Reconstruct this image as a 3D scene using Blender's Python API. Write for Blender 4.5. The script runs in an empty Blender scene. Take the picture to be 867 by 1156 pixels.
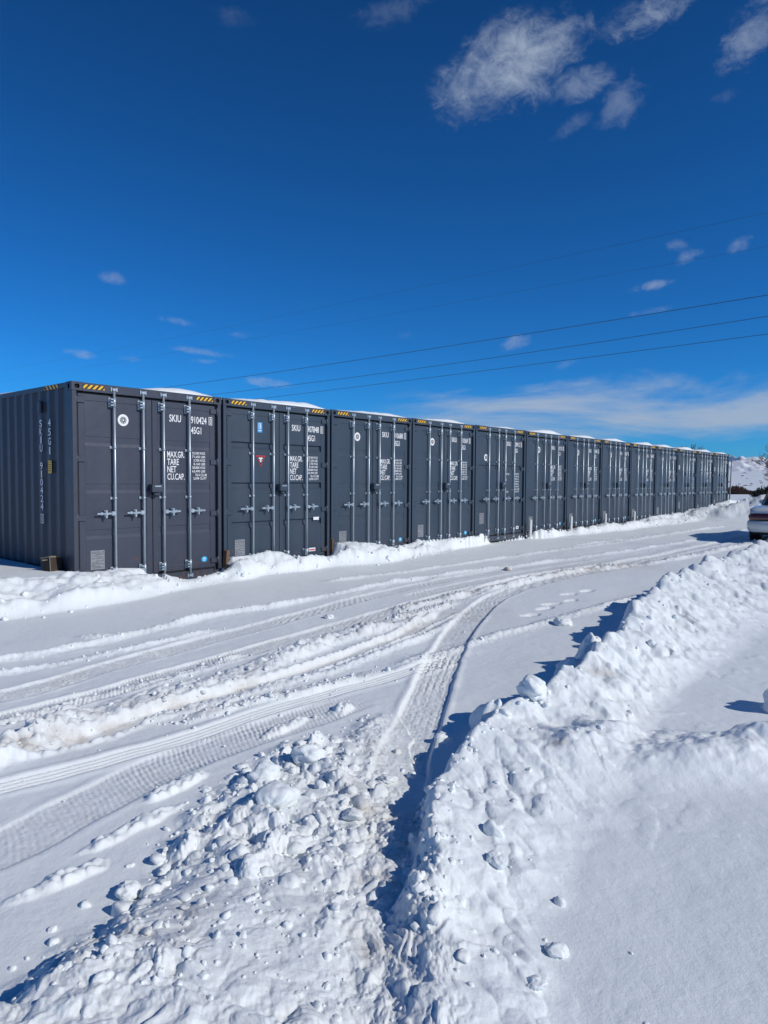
import bpy, bmesh, math, random
import numpy as np
from mathutils import Vector, Matrix
random.seed(7); RNG = np.random.default_rng(11)
sc = bpy.context.scene; COL = sc.collection
R = math.radians

# ------------------------------------------------------------------ layout
CAMH = 1.602; TH = 0.709304                    # camera height, heading of the row
SP = 2.475; CW = 2.438; CL = 12.192; CH = 2.896
P0 = np.array([-4.223, 9.458])
DX, DY = math.sin(TH), math.cos(TH)            # along the row
NX, NY = DY, -DX                               # out of the doors
SHX, SHY = -0.90, 0.436                        # where shadows fall
SUN_EL = R(33.5)

# ------------------------------------------------------------------ materials
def mat(name, col, rough=0.6, metal=0.0, **kw):
    m = bpy.data.materials.new(name); m.use_nodes = True
    b = m.node_tree.nodes['Principled BSDF']
    b.inputs['Base Color'].default_value = (*col, 1); b.inputs['Roughness'].default_value = rough
    b.inputs['Metallic'].default_value = metal
    for k, v in kw.items(): b.inputs[k].default_value = v
    return m

def worn(name, col, col2, rough=0.5, scale=3.0, bump=0.02, metal=0.0, amount=0.5, streak=True, rust=0.0):
    """paint / metal with broad tone variation, fine grain, slight bump and optional rust specks"""
    m = mat(name, col, rough, metal); nt = m.node_tree; N = nt.nodes; L = nt.links
    b = N['Principled BSDF']
    tc = N.new('ShaderNodeTexCoord'); mp = N.new('ShaderNodeMapping')
    if streak: mp.inputs['Scale'].default_value = (1, 1, 0.25)
    geo = N.new('ShaderNodeNewGeometry')
    L.new(geo.outputs['Position'], mp.inputs['Vector'])
    n1 = N.new('ShaderNodeTexNoise'); n1.inputs['Scale'].default_value = scale; n1.inputs['Detail'].default_value = 6
    oi = N.new('ShaderNodeObjectInfo')
    L.new(mp.outputs[0], n1.inputs['Vector'])
    mr = N.new('ShaderNodeMapRange'); mr.inputs[1].default_value = 0.35; mr.inputs[2].default_value = 0.7
    mr.inputs[4].default_value = amount
    L.new(n1.outputs['Fac'], mr.inputs[0])
    mx = N.new('ShaderNodeMix'); mx.data_type = 'RGBA'
    mx.inputs[6].default_value = (*col, 1); mx.inputs[7].default_value = (*col2, 1)
    L.new(mr.outputs[0], mx.inputs[0]); out = mx.outputs[2]
    if rust:
        # rust eats in from the lower edges, pale scuffs anywhere
        n3 = N.new('ShaderNodeTexNoise'); n3.inputs['Scale'].default_value = 11; n3.inputs['Detail'].default_value = 9; n3.inputs['Roughness'].default_value = 0.7
        L.new(geo.outputs['Position'], n3.inputs['Vector'])
        sz = N.new('ShaderNodeSeparateXYZ'); L.new(geo.outputs['Position'], sz.inputs[0])
        zr = N.new('ShaderNodeMapRange'); zr.inputs[1].default_value = 0.9; zr.inputs[2].default_value = 0.05; zr.inputs[3].default_value = 0.0; zr.inputs[4].default_value = 0.20
        L.new(sz.outputs[2], zr.inputs[0])
        sm = N.new('ShaderNodeMath'); sm.operation = 'ADD'; L.new(n3.outputs['Fac'], sm.inputs[0]); L.new(zr.outputs[0], sm.inputs[1])
        r3 = N.new('ShaderNodeMapRange'); r3.inputs[1].default_value = 0.72; r3.inputs[2].default_value = 0.78; L.new(sm.outputs[0], r3.inputs[0])
        n4 = N.new('ShaderNodeTexNoise'); n4.inputs['Scale'].default_value = 5; n4.inputs['Detail'].default_value = 10; n4.inputs['Roughness'].default_value = 0.75; n4.inputs['Distortion'].default_value = 1.5
        L.new(geo.outputs['Position'], n4.inputs['Vector'])
        r4 = N.new('ShaderNodeMapRange'); r4.inputs[1].default_value = 0.66; r4.inputs[2].default_value = 0.74; r4.inputs[4].default_value = 0.5; L.new(n4.outputs['Fac'], r4.inputs[0])
        m4 = N.new('ShaderNodeMix'); m4.data_type = 'RGBA'; m4.inputs[7].default_value = (0.13, 0.145, 0.165, 1); L.new(r4.outputs[0], m4.inputs[0]); L.new(out, m4.inputs[6]); out = m4.outputs[2]
        m2 = N.new('ShaderNodeMix'); m2.data_type = 'RGBA'; m2.inputs[7].default_value = (0.12, 0.055, 0.035, 1)
        L.new(r3.outputs[0], m2.inputs[0]); L.new(out, m2.inputs[6]); out = m2.outputs[2]
    L.new(out, b.inputs['Base Color'])
    n2 = N.new('ShaderNodeTexNoise'); n2.inputs['Scale'].default_value = 6; n2.inputs['Detail'].default_value = 3
    L.new(tc.outputs['Object'], n2.inputs['Vector'])
    bp = N.new('ShaderNodeBump'); bp.inputs['Distance'].default_value = bump; bp.inputs['Strength'].default_value = 0.5
    L.new(n2.outputs['Fac'], bp.inputs['Height']); L.new(bp.outputs[0], b.inputs['Normal'])
    rr = N.new('ShaderNodeMapRange'); rr.inputs[3].default_value = rough-0.08; rr.inputs[4].default_value = rough+0.12
    L.new(n1.outputs['Fac'], rr.inputs[0]); L.new(rr.outputs[0], b.inputs['Roughness'])
    return m

def snow_mat(name, dirt=True, sss=0.0):
    m = mat(name, (0.80, 0.845, 0.85), 0.55); nt = m.node_tree; N = nt.nodes; L = nt.links
    b = N['Principled BSDF']; b.inputs['Specular IOR Level'].default_value = 0.3
    geo = N.new('ShaderNodeNewGeometry')
    out = None
    # soft tone variation
    n0 = N.new('ShaderNodeTexNoise'); n0.inputs['Scale'].default_value = 1.3; n0.inputs['Detail'].default_value = 8
    L.new(geo.outputs['Position'], n0.inputs['Vector'])
    mx = N.new('ShaderNodeMix'); mx.data_type = 'RGBA'
    mx.inputs[6].default_value = (0.775, 0.82, 0.825, 1); mx.inputs[7].default_value = (0.835, 0.875, 0.88, 1)
    L.new(n0.outputs['Fac'], mx.inputs[0]); out = mx.outputs[2]
    if dirt:
        at = N.new('ShaderNodeAttribute'); at.attribute_name = 'dirt'
        nd = N.new('ShaderNodeTexNoise'); nd.inputs['Scale'].default_value = 7; nd.inputs['Detail'].default_value = 9; nd.inputs['Roughness'].default_value = 0.7
        L.new(geo.outputs['Position'], nd.inputs['Vector'])
        r1 = N.new('ShaderNodeMapRange'); r1.inputs[1].default_value = 0.38; r1.inputs[2].default_value = 0.72
        L.new(nd.outputs['Fac'], r1.inputs[0])
        mu = N.new('ShaderNodeMath'); mu.operation = 'MULTIPLY'; L.new(at.outputs['Fac'], mu.inputs[0]); L.new(r1.outputs[0], mu.inputs[1])
        m2 = N.new('ShaderNodeMix'); m2.data_type = 'RGBA'; m2.inputs[7].default_value = (0.40, 0.335, 0.27, 1)
        L.new(mu.outputs[0], m2.inputs[0]); L.new(out, m2.inputs[6]); out = m2.outputs[2]
        # fine grit: tiny dark brown specks where dirty
        ng = N.new('ShaderNodeTexNoise'); ng.inputs['Scale'].default_value = 55; ng.inputs['Detail'].default_value = 3
        L.new(geo.outputs['Position'], ng.inputs['Vector'])
        r2 = N.new('ShaderNodeMapRange'); r2.inputs[1].default_value = 0.68; r2.inputs[2].default_value = 0.74
        L.new(ng.outputs['Fac'], r2.inputs[0])
        mu2 = N.new('ShaderNodeMath'); mu2.operation = 'MULTIPLY'; L.new(r2.outputs[0], mu2.inputs[0]); L.new(at.outputs['Fac'], mu2.inputs[1])
        m3 = N.new('ShaderNodeMix'); m3.data_type = 'RGBA'; m3.inputs[7].default_value = (0.17, 0.11, 0.07, 1)
        L.new(mu2.outputs[0], m3.inputs[0]); L.new(out, m3.inputs[6]); out = m3.outputs[2]
    L.new(out, b.inputs['Base Color'])
    if sss:
        b.inputs['Subsurface Weight'].default_value = sss
        b.inputs['Subsurface Radius'].default_value = (0.5, 0.7, 1.0); b.inputs['Subsurface Scale'].default_value = 0.015
    # grain, three scales
    h = None
    for s_, w_ in ((14, 0.8), (75, 0.55), (260, 0.30)):
        n = N.new('ShaderNodeTexNoise'); n.inputs['Scale'].default_value = s_; n.inputs['Detail'].default_value = 4; n.inputs['Roughness'].default_value = 0.65
        L.new(geo.outputs['Position'], n.inputs['Vector'])
        mm = N.new('ShaderNodeMath'); mm.operation = 'MULTIPLY'; mm.inputs[1].default_value = w_; L.new(n.outputs['Fac'], mm.inputs[0])
        if h is None: h = mm.outputs[0]
        else:
            ad = N.new('ShaderNodeMath'); ad.operation = 'ADD'; L.new(h, ad.inputs[0]); L.new(mm.outputs[0], ad.inputs[1]); h = ad.outputs[0]
    bp = N.new('ShaderNodeBump'); bp.inputs['Distance'].default_value = 0.007; bp.inputs['Strength'].default_value = 0.6
    L.new(h, bp.inputs['Height']); L.new(bp.outputs[0], b.inputs['Normal'])
    return m

M = {}
M['snow'] = snow_mat('snow')
M['snow_roof'] = snow_mat('roof_snow', dirt=False)
M['paintA'] = worn('grey_container_paint', (0.038, 0.046, 0.068), (0.056, 0.066, 0.090), 0.42, 2.2, 0.012, rust=1)
M['paintB'] = worn('blue_grey_container_paint', (0.034, 0.052, 0.076), (0.052, 0.072, 0.098), 0.42, 2.2, 0.012, rust=1)
M['zinc'] = worn('galvanised_steel', (0.40, 0.47, 0.52), (0.55, 0.62, 0.66), 0.38, 12, 0.002, metal=0.55)
M['rubber'] = mat('black_rubber', (0.012, 0.013, 0.015), 0.7)
M['white'] = mat('white_lettering', (0.78, 0.79, 0.80), 0.5)
M['yellow'] = mat('yellow_tape', (0.80, 0.46, 0.02), 0.45)
M['black'] = mat('black_tape', (0.012, 0.012, 0.013), 0.5)
M['blue'] = mat('blue_sticker', (0.03, 0.30, 0.66), 0.4)
M['cyan'] = mat('cyan_sticker', (0.05, 0.42, 0.72), 0.4)
M['red'] = mat('red_sticker', (0.62, 0.035, 0.04), 0.4)
M['plate'] = worn('aluminium_plate', (0.26, 0.27, 0.29), (0.34, 0.35, 0.36), 0.45, 14, 0.001, metal=0.4)
M['platetxt'] = mat('plate_engraving', (0.09, 0.095, 0.10), 0.6)
M['dark'] = mat('dark_recess', (0.008, 0.008, 0.01), 0.9)
M['wood'] = worn('weathered_wood', (0.20, 0.16, 0.12), (0.32, 0.28, 0.23), 0.85, 10, 0.006)
M['wooddark'] = worn('dark_shaded_wood', (0.035, 0.025, 0.02), (0.07, 0.05, 0.035), 0.8, 10, 0.006)  # dark wood colour; on the crate boards it has their shade painted in
M['timber'] = worn('brown_timber', (0.13, 0.075, 0.045), (0.22, 0.14, 0.09), 0.85, 9, 0.006)
M['stake'] = worn('pale_stake_paint', (0.52, 0.53, 0.53), (0.64, 0.65, 0.65), 0.7, 8, 0.003)
M['bark'] = worn('grey_brown_bark', (0.15, 0.11, 0.10), (0.24, 0.18, 0.16), 0.9, 5, 0.01)
M['shrub'] = worn('brown_twigs', (0.09, 0.055, 0.045), (0.16, 0.10, 0.08), 0.9, 2, 0.01)
M['conifer'] = worn('dark_needles', (0.018, 0.03, 0.02), (0.035, 0.05, 0.03), 0.9, 2, 0.01)
M['wire'] = mat('dark_wire', (0.02, 0.022, 0.025), 0.5)
M['pole'] = worn('grey_pole_wood', (0.22, 0.21, 0.205), (0.30, 0.29, 0.28), 0.85, 3, 0.01)
M['carpaint'] = mat('pearl_car_paint', (0.62, 0.66, 0.66), 0.25, 0.0, **{'Coat Weight': 1.0, 'Coat Roughness': 0.05})
M['carglass'] = mat('dark_car_glass', (0.010, 0.013, 0.016), 0.06, 0.0)
M['lamp'] = mat('dark_red_lamp', (0.10, 0.012, 0.014), 0.15, 0.0, **{'Coat Weight': 1.0})
M['tyre'] = mat('tyre_rubber', (0.018, 0.018, 0.02), 0.85)
M['chrome'] = mat('wheel_metal', (0.5, 0.52, 0.54), 0.3, 0.9)
M['carblack'] = mat('underbody_black', (0.012, 0.012, 0.013), 0.8)

# ------------------------------------------------------------------ mesh builder
class MB:
    def __init__(s): s.v = []; s.f = []; s.m = []; s.smooth = []
    def add(s, vs, fs, mi=0, smooth=False):
        o = len(s.v); s.v += [tuple(p) for p in vs]
        for f in fs: s.f.append([o+i for i in f]); s.m.append(mi); s.smooth.append(smooth)
        return s
    def box(s, x0, x1, y0, y1, z0, z1, mi=0, bev=0.0):
        if bev > 0:
            b = bev; vs = []; 
            for (sx, sy, sz) in [(a, c, d) for a in (0, 1) for c in (0, 1) for d in (0, 1)]:
                X = (x0, x1)[sx]; Y = (y0, y1)[sy]; Z = (z0, z1)[sz]
                ix = b if sx == 0 else -b; iy = b if sy == 0 else -b; iz = b if sz == 0 else -b
                vs += [(X, Y+iy, Z+iz), (X+ix, Y, Z+iz), (X+ix, Y+iy, Z)]
            c = lambda a, d, e: (a*4+d*2+e)*3
            fs = []
            for a in (0, 1): fs.append([c(a, 0, 0), c(a, 1, 0), c(a, 1, 1), c(a, 0, 1)])
            for d in (0, 1): fs.append([c(0, d, 0)+1, c(1, d, 0)+1, c(1, d, 1)+1, c(0, d, 1)+1])
            for e in (0, 1): fs.append([c(0, 0, e)+2, c(1, 0, e)+2, c(1, 1, e)+2, c(0, 1, e)+2])
            for d in (0, 1):
                for e in (0, 1): fs.append([c(0, d, e)+1, c(1, d, e)+1, c(1, d, e)+2, c(0, d, e)+2])
            for a in (0, 1):
                for e in (0, 1): fs.append([c(a, 0, e)+0, c(a, 1, e)+0, c(a, 1, e)+2, c(a, 0, e)+2])
            for a in (0, 1):
                for d in (0, 1): fs.append([c(a, d, 0)+0, c(a, d, 1)+0, c(a, d, 1)+1, c(a, d, 0)+1])
            for k in range(8): fs.append([k*3, k*3+1, k*3+2])
            return s.add(vs, fs, mi)
        vs = [(x, y, z) for x in (x0, x1) for y in (y0, y1) for z in (z0, z1)]
        return s.add(vs, [[0, 1, 3, 2], [4, 6, 7, 5], [0, 4, 5, 1], [2, 3, 7, 6], [0, 2, 6, 4], [1, 5, 7, 3]], mi)
    def tube(s, pts, rad, n=10, mi=0, caps=True):
        pts = [Vector(p) for p in pts]; k = len(pts)
        rads = rad if isinstance(rad, (list, tuple)) else [rad]*k
        vs = []; up = Vector((0.013, 0.021, 1))
        for i, p in enumerate(pts):
            d = (pts[min(i+1, k-1)]-pts[max(i-1, 0)]).normalized()
            a = d.cross(up) if abs(d.dot(up.normalized())) < 0.98 else d.cross(Vector((1, 0.1, 0)))
            a.normalize(); b = d.cross(a)
            for j in range(n):
                t = 2*math.pi*j/n; vs.append(p+a*(math.cos(t)*rads[i])+b*(math.sin(t)*rads[i]))
        fs = [[i*n+j, i*n+(j+1) % n, (i+1)*n+(j+1) % n, (i+1)*n+j] for i in range(k-1) for j in range(n)]
        o = len(s.v); s.add(vs, fs, mi, True)
        if caps:
            s.f += [[o+j for j in range(n)][::-1], [o+(k-1)*n+j for j in range(n)]]; s.m += [mi, mi]; s.smooth += [False, False]
        return s
    def prism(s, poly, axis, a, b, mi=0, smooth=False):
        """poly of 2-D points swept along axis 0/1/2 from a to b"""
        n = len(poly)
        def P(p, t):
            return {0: (t, p[0], p[1]), 1: (p[0], t, p[1]), 2: (p[0], p[1], t)}[axis]
        vs = [P(p, a) for p in poly]+[P(p, b) for p in poly]
        s.add(vs, [[i, (i+1) % n, n+(i+1) % n, n+i] for i in range(n)], mi, smooth)
        o = len(s.v)-2*n
        s.f += [[o+i for i in range(n)][::-1], [o+n+i for i in range(n)]]; s.m += [mi, mi]; s.smooth += [False, False]
        return s
    def mesh(s, name, mats, recalc=True):
        me = bpy.data.meshes.new(name); me.from_pydata(s.v, [], s.f)
        for m_ in mats: me.materials.append(m_)
        me.polygons.foreach_set('material_index', s.m); me.polygons.foreach_set('use_smooth', s.smooth)
        if recalc:
            bm = bmesh.new(); bm.from_mesh(me); bmesh.ops.recalc_face_normals(bm, faces=bm.faces); bm.to_mesh(me); bm.free()
        me.update(); return me

def link(name, data, parent=None):
    o = bpy.data.objects.new(name, data); COL.objects.link(o)
    if parent is not None: o.parent = parent
    return o
def tag(o, label=None, cat=None, group=None, kind=None):
    if label: o['label'] = label
    if cat: o['category'] = cat
    if group: o['group'] = group
    if kind: o['kind'] = kind
    return o
def empty(name, loc, rz=0.0):
    o = link(name, None); o.location = loc; o.rotation_euler = (0, 0, rz); return o

# ------------------------------------------------------------------ lettering
_tc = {}
def text_geo(s):
    if s in _tc: return _tc[s]
    cu = bpy.data.curves.new('t', 'FONT'); cu.body = s; cu.size = 1; cu.resolution_u = 3; cu.offset = 0.012
    ob = bpy.data.objects.new('t', cu)
    me = bpy.data.meshes.new_from_object(ob)
    v = np.array([p.co[:2] for p in me.vertices]).reshape(-1, 2); f = [list(p.vertices) for p in me.polygons]
    bpy.data.objects.remove(ob); bpy.data.meshes.remove(me); bpy.data.curves.remove(cu)
    v[:, 0] -= v[:, 0].min(); w = v[:, 0].max(); v[:, 1] -= v[:, 1].min(); h = v[:, 1].max()
    _tc[s] = (v, f, w, h); return _tc[s]
def put_text(mb, s, u0, u1, z0, z1, v, mi=0):
    """letters fill the box u0..u1, z0..z1 on a plane facing -v"""
    tv, tf, w, h = text_geo(s)
    mb.add([(u0+(p[0]/w)*(u1-u0), v, z0+(p[1]/h)*(z1-z0)) for p in tv], [f for f in tf], mi)

# ------------------------------------------------------------------ container parts
def casting_mesh():
    """corner casting 0.162 x 0.178 x 0.118 with oval holes on the front (-v) and the outer (-u) faces"""
    mb = MB(); W, D, H = 0.150, 0.178, 0.118
    def holed(P, w, h, rx, rz):
        n = 24; ring = []; sq = []
        for i in range(n):
            t = 2*math.pi*(i+0.5)/n; c, s_ = math.cos(t), math.sin(t)
            ring.append((w/2+rx*c, h/2+rz*s_))
            k = 1/max(abs(c)/(w/2), abs(s_)/(h/2)); sq.append((w/2+c*k, h/2+s_*k))
        corners = [(w, h), (0, h), (0, 0), (w, 0)]
        vs = [P(a, b, 0) for a, b in ring]+[P(a, b, 0) for a, b in sq]+[P(a, b, 0.03) for a, b in ring]+[P(a, b, 0) for a, b in corners]
        mb.add(vs, [[i, (i+1) % n, n+(i+1) % n, n+i] for i in range(n)])
        o = len(mb.v)-len(vs)
        for q, (a, b) in enumerate(corners):
            # find the pair of square points straddling this corner
            best = min(range(n), key=lambda i: (sq[i][0]-a)**2+(sq[i][1]-b)**2+(sq[(i+1) % n][0]-a)**2+(sq[(i+1) % n][1]-b)**2)
            mb.f.append([o+n+best, o+n+(best+1) % n, o+3*n+q]); mb.m.append(0); mb.smooth.append(False)
        for i in range(n):
            mb.f.append([o+i, o+(i+1) % n, o+2*n+(i+1) % n, o+2*n+i]); mb.m.append(1); mb.smooth.append(False)
        mb.f.append([o+2*n+i for i in range(n)]); mb.m.append(1); mb.smooth.append(False)
    holed(lambda a, b, d: (a, d, b), W, H, 0.036, 0.036)
    holed(lambda a, b, d: (d, a, b), D, H, 0.030, 0.042)
    mb.add([(W, 0, 0), (W, D, 0), (W, D, H), (W, 0, H)], [[0, 1, 2, 3]])
    mb.add([(0, D, 0), (W, D, 0), (W, D, H), (0, D, H)], [[0, 1, 2, 3]])
    mb.add([(0, 0, 0), (W, 0, 0), (W, D, 0), (0, D, 0)], [[0, 1, 2, 3]]); mb.add([(0, 0, H), (W, 0, H), (W, D, H), (0, D, H)], [[0, 1, 2, 3]])
    return mb
def flip(mb, W=0.0, fx=False, fy=False):
    o = MB(); o.f = [f[::-1] if fx != fy else f for f in mb.f]; o.m = mb.m; o.smooth = mb.smooth
    o.v = [((-x if fx else x), (-y if fy else y), z) for x, y, z in mb.v]; return o

DOORW = 1.105; DZ0, DZ1 = 0.165, 2.745; DV = 0.045     # door leaf, front face depth
def door_mesh(style):
    """one leaf, u 0..DOORW; bands pressed into the sheet"""
    mb = MB(); W = DOORW
    bands = {'A': [2.13, 1.47, 0.83], 'B': [2.17, 1.49, 0.83], 'C': [1.90, 1.02]}[style]
    dep = {'A': 0.0055, 'B': 0.034, 'C': 0.028}[style]
    us = [0, 0.085, 0.093, W-0.093, W-0.085, W]
    zs = [DZ0, DZ0+0.085, DZ0+0.093]
    prof = {}
    for zb in sorted(bands):
        lo = 0.10 if style == 'A' else 0.09
        for z, d in ((zb-lo, 0), (zb-lo+0.045, 1), (zb+0.028, 1), (zb+0.036, 0)): zs.append(z); prof[round(z, 4)] = d
    zs += [DZ1-0.093, DZ1-0.085, DZ1]
    fr = 0.006                                       # sheet sits behind the leaf frame
    idx = {}
    vs = []
    for i, u in enumerate(us):
        for j, z in enumerate(zs):
            inn = 2 <= i <= 3 and 2 <= j <= len(zs)-3
            v = DV+(fr if inn else 0)+(dep*prof.get(round(z, 4), 0) if inn else 0)
            idx[(i, j)] = len(vs); vs.append((u, v, z))
    fs = [[idx[(i, j)], idx[(i+1, j)], idx[(i+1, j+1)], idx[(i, j+1)]] for i in range(len(us)-1) for j in range(len(zs)-1)]
    mb.add(vs, fs)
    # side/back skin
    b = DV+0.05; x = [(0, DZ0), (W, DZ0), (W, DZ1), (0, DZ1)]
    for k in range(4):
        (a0, c0), (a1, c1) = x[k], x[(k+1) % 4]
        mb.add([(a0, DV, c0), (a1, DV, c1), (a1, b, c1), (a0, b, c0)], [[0, 1, 2, 3]])
    mb.add([(0, b, DZ0), (W, b, DZ0), (W, b, DZ1), (0, b, DZ1)], [[0, 1, 2, 3]])
    return mb
def gasket_mesh():
    mb = MB(); W = DOORW; t = 0.020
    mb.box(-t, -0.001, DV+0.008, DV+0.045, DZ0-t, DZ1+t, 0); mb.box(W+0.001, W+t, DV+0.008, DV+0.045, DZ0-t, DZ1+t, 0)
    mb.box(-0.001, W+0.001, DV+0.009, DV+0.044, DZ1+0.001, DZ1+t, 0); mb.box(-0.001, W+0.001, DV+0.009, DV+0.044, DZ0-t, DZ0-0.001, 0)
    return mb
def rod_mesh():
    """locking rod with cams, keepers, bearing plates and guides; rod axis at u=0"""
    mb = MB(); v = DV-0.048
    mb.tube([(0, v, 0.085), (0, v, 2.825)], 0.0165, 12)
    for z, s_ in ((2.835, 1), (0.075, -1)):                     # cam ends and keepers
        mb.box(-0.030, 0.030, v-0.018, v+0.016, z-0.018, z+0.018, 0, 0.004)
        mb.box(-0.052, -0.031, v-0.006, -0.001, z-0.030, z+0.030, 0, 0.004)
        mb.box(0.031, 0.052, v-0.006, -0.001, z-0.030, z+0.030, 0, 0.004)
    for z in (2.655, 0.255):                                    # bearing plates
        mb.box(-0.070, -0.018, DV-0.016, DV-0.001, z-0.065, z+0.065, 0, 0.003)
        mb.box(0.018, 0.036, DV-0.016, DV-0.001, z-0.065, z+0.065, 0, 0.003)
        for q in (-0.04, 0, 0.04): mb.box(-0.060, -0.020, v-0.022, DV-0.016, z+q-0.011, z+q+0.011, 0, 0.003)
        mb.tube([(0, v, z-0.07), (0, v, z+0.07)], 0.0225, 12)
    for z in (2.02, 1.30):                                      # guides
        mb.box(-0.058, 0.034, DV-0.010, DV-0.001, z-0.020, z+0.020, 0, 0.003)
        mb.tube([(0, v, z-0.018), (0, v, z+0.018)], 0.0235, 12)
        mb.box(-0.012, 0.012, v, DV-0.009, z-0.016, z+0.016, 0)
        for q in (-0.045, 0.026): mb.tube([(q, DV-0.018, z), (q, DV-0.009, z)], 0.008, 8)
    return mb
def handle_mesh(sg):
    """flat handle reaching sideways from the rod hub, with its catch; sg=-1 to the left"""
    mb = MB(); v = DV-0.060; z = 1.085
    B = lambda a, b, *r: mb.box(min(a*sg, b*sg), max(a*sg, b*sg), *r)
    B(0.0, 0.065, v-0.014, v+0.030, z-0.030, z+0.030, 0, 0.006)          # hub
    B(0.055, 0.275, v-0.006, v+0.006, z-0.014, z+0.014, 0, 0.004)         # handle blade
    B(0.125, 0.165, v+0.009, DV-0.001, z-0.048, z+0.048, 0, 0.004)        # catch plate
    B(0.132, 0.160, v-0.022, v-0.008, z-0.062, z+0.050, 0, 0.005)         # swing catch
    B(0.110, 0.180, v-0.018, v-0.008, z-0.020, z+0.012, 0, 0.004)
    mb.tube([(0.146*sg, v-0.03, z-0.004), (0.146*sg, v+0.02, z-0.004)], 0.010, 8)
    B(0.19, 0.215, v+0.007, DV-0.001, z-0.024, z+0.024, 0, 0.003)
    return mb
def hinge_mesh(sg):
    """four-leaf pattern hinge: sg=+1 for the leaf hung at the left post (u=0 is the leaf edge)"""
    mb = MB(); B = lambda a, b, *r: mb.box(min(a*sg, b*sg), max(a*sg, b*sg), *r)
    B(-0.032, 0.085, DV-0.020, DV-0.001, -0.040, 0.040, 0, 0.004)
    mb.tube([(-0.040*sg, DV-0.024, -0.065), (-0.040*sg, DV-0.024, 0.065)], 0.017, 10)
    B(-0.080, -0.030, DV-0.030, DV+0.012, -0.062, -0.043, 0, 0.003); B(-0.080, -0.030, DV-0.030, DV+0.012, 0.043, 0.062, 0, 0.003)
    return mb
def lockbox_mesh():
    mb = MB(); mb.box(-0.095, 0.095, DV-0.115, DV-0.004, -0.060, 0.062, 0, 0.008)
    mb.box(-0.060, 0.050, DV-0.126, DV-0.116, 0.018, 0.040, 1, 0.003)
    mb.box(-0.040, 0.040, DV-0.085, DV-0.030, -0.105, -0.061, 0, 0.006)
    return mb
def stripe_mesh(w=0.30, h=0.055):
    mb = MB(); n = 4; t = w/n; v = -0.0035
    mb.box(0, w, v+0.0008, -0.0003, -h/2, h/2, 1)
    for i in range(n+1):
        a = i*t-0.5*h; pts = [(a, -h/2), (a+t*0.52, -h/2), (a+t*0.52+h, h/2), (a+h, h/2)]
        # clip to the tape
        def clip(pl, k, lim, sgn):
            out = []
            for q in range(len(pl)):
                A, B_ = pl[q], pl[(q+1) % len(pl)]
                ia, ib = sgn*(A[k]-lim) <= 0, sgn*(B_[k]-lim) <= 0
                if ia: out.append(A)
                if ia != ib:
                    s_ = (lim-A[k])/(B_[k]-A[k]); out.append((A[0]+s_*(B_[0]-A[0]), A[1]+s_*(B_[1]-A[1])))
            return out
        pts = clip(clip(pts, 0, 0.0, -1), 0, w, 1)
        if len(pts) > 2: mb.add([(p[0], v, p[1]) for p in pts], [list(range(len(pts)))], 0)
    return mb
def side_mesh():
    """trapezoid-corrugated wall, outer faces at u=0 going in to +0.036, along v"""
    mb = MB(); pitch = 0.278; v = 0.15; prof = [(0.010, v)]
    end = CL-0.15
    while v < end-pitch:
        prof += [(0.010, v+0.072), (0.046, v+0.072+0.068), (0.046, v+0.210), (0.010, v+pitch)]; v += pitch
    prof.append((0.010, end))
    n = len(prof); z0, z1 = 0.16, 2.84
    vs = [(a, b, z) for z in (z0, z1) for a, b in prof]+[(a+0.004, b, z) for z in (z0, z1) for a, b in prof]
    fs = [[i, i+1, n+i+1, n+i] for i in range(n-1)]+[[2*n+i, 3*n+i, 3*n+i+1, 2*n+i+1] for i in range(n-1)]
    mb.add(vs, fs); return mb

MC = {}
def cm(key, builder, mats):
    if key not in MC: MC[key] = builder().mesh(key.split('#')[0], mats)
    return MC[key]

def emblem(mb, u, z, v, r=0.083):
    """white oval disc with a small dark wheel-like crest"""
    n = 32
    mb.add([(u+r*math.cos(2*math.pi*i/n), v, z+r*1.02*math.sin(2*math.pi*i/n)) for i in range(n)], [list(range(n))], 0)
    for ra, rb, m_ in ((0.60, 0.52, 1),):
        vs = [(u+r*k*math.cos(2*math.pi*i/n), v-0.0015, z+r*k*math.sin(2*math.pi*i/n)) for k in (ra, rb) for i in range(n)]
        mb.add(vs, [[i, (i+1) % n, n+(i+1) % n, n+i] for i in range(n)], m_)
    for k in range(8):
        a = math.pi*k/4+0.2; c, s_ = math.cos(a), math.sin(a); w = 0.12*r
        q = [(0.16*r, -w), (0.5*r, -w), (0.5*r, w*0.6), (0.16*r, w*0.6)]
        mb.add([(u+x*c-y*s_, v-0.0025, z+x*s_+y*c) for x, y in q], [[0, 1, 2, 3]], 1)

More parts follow.
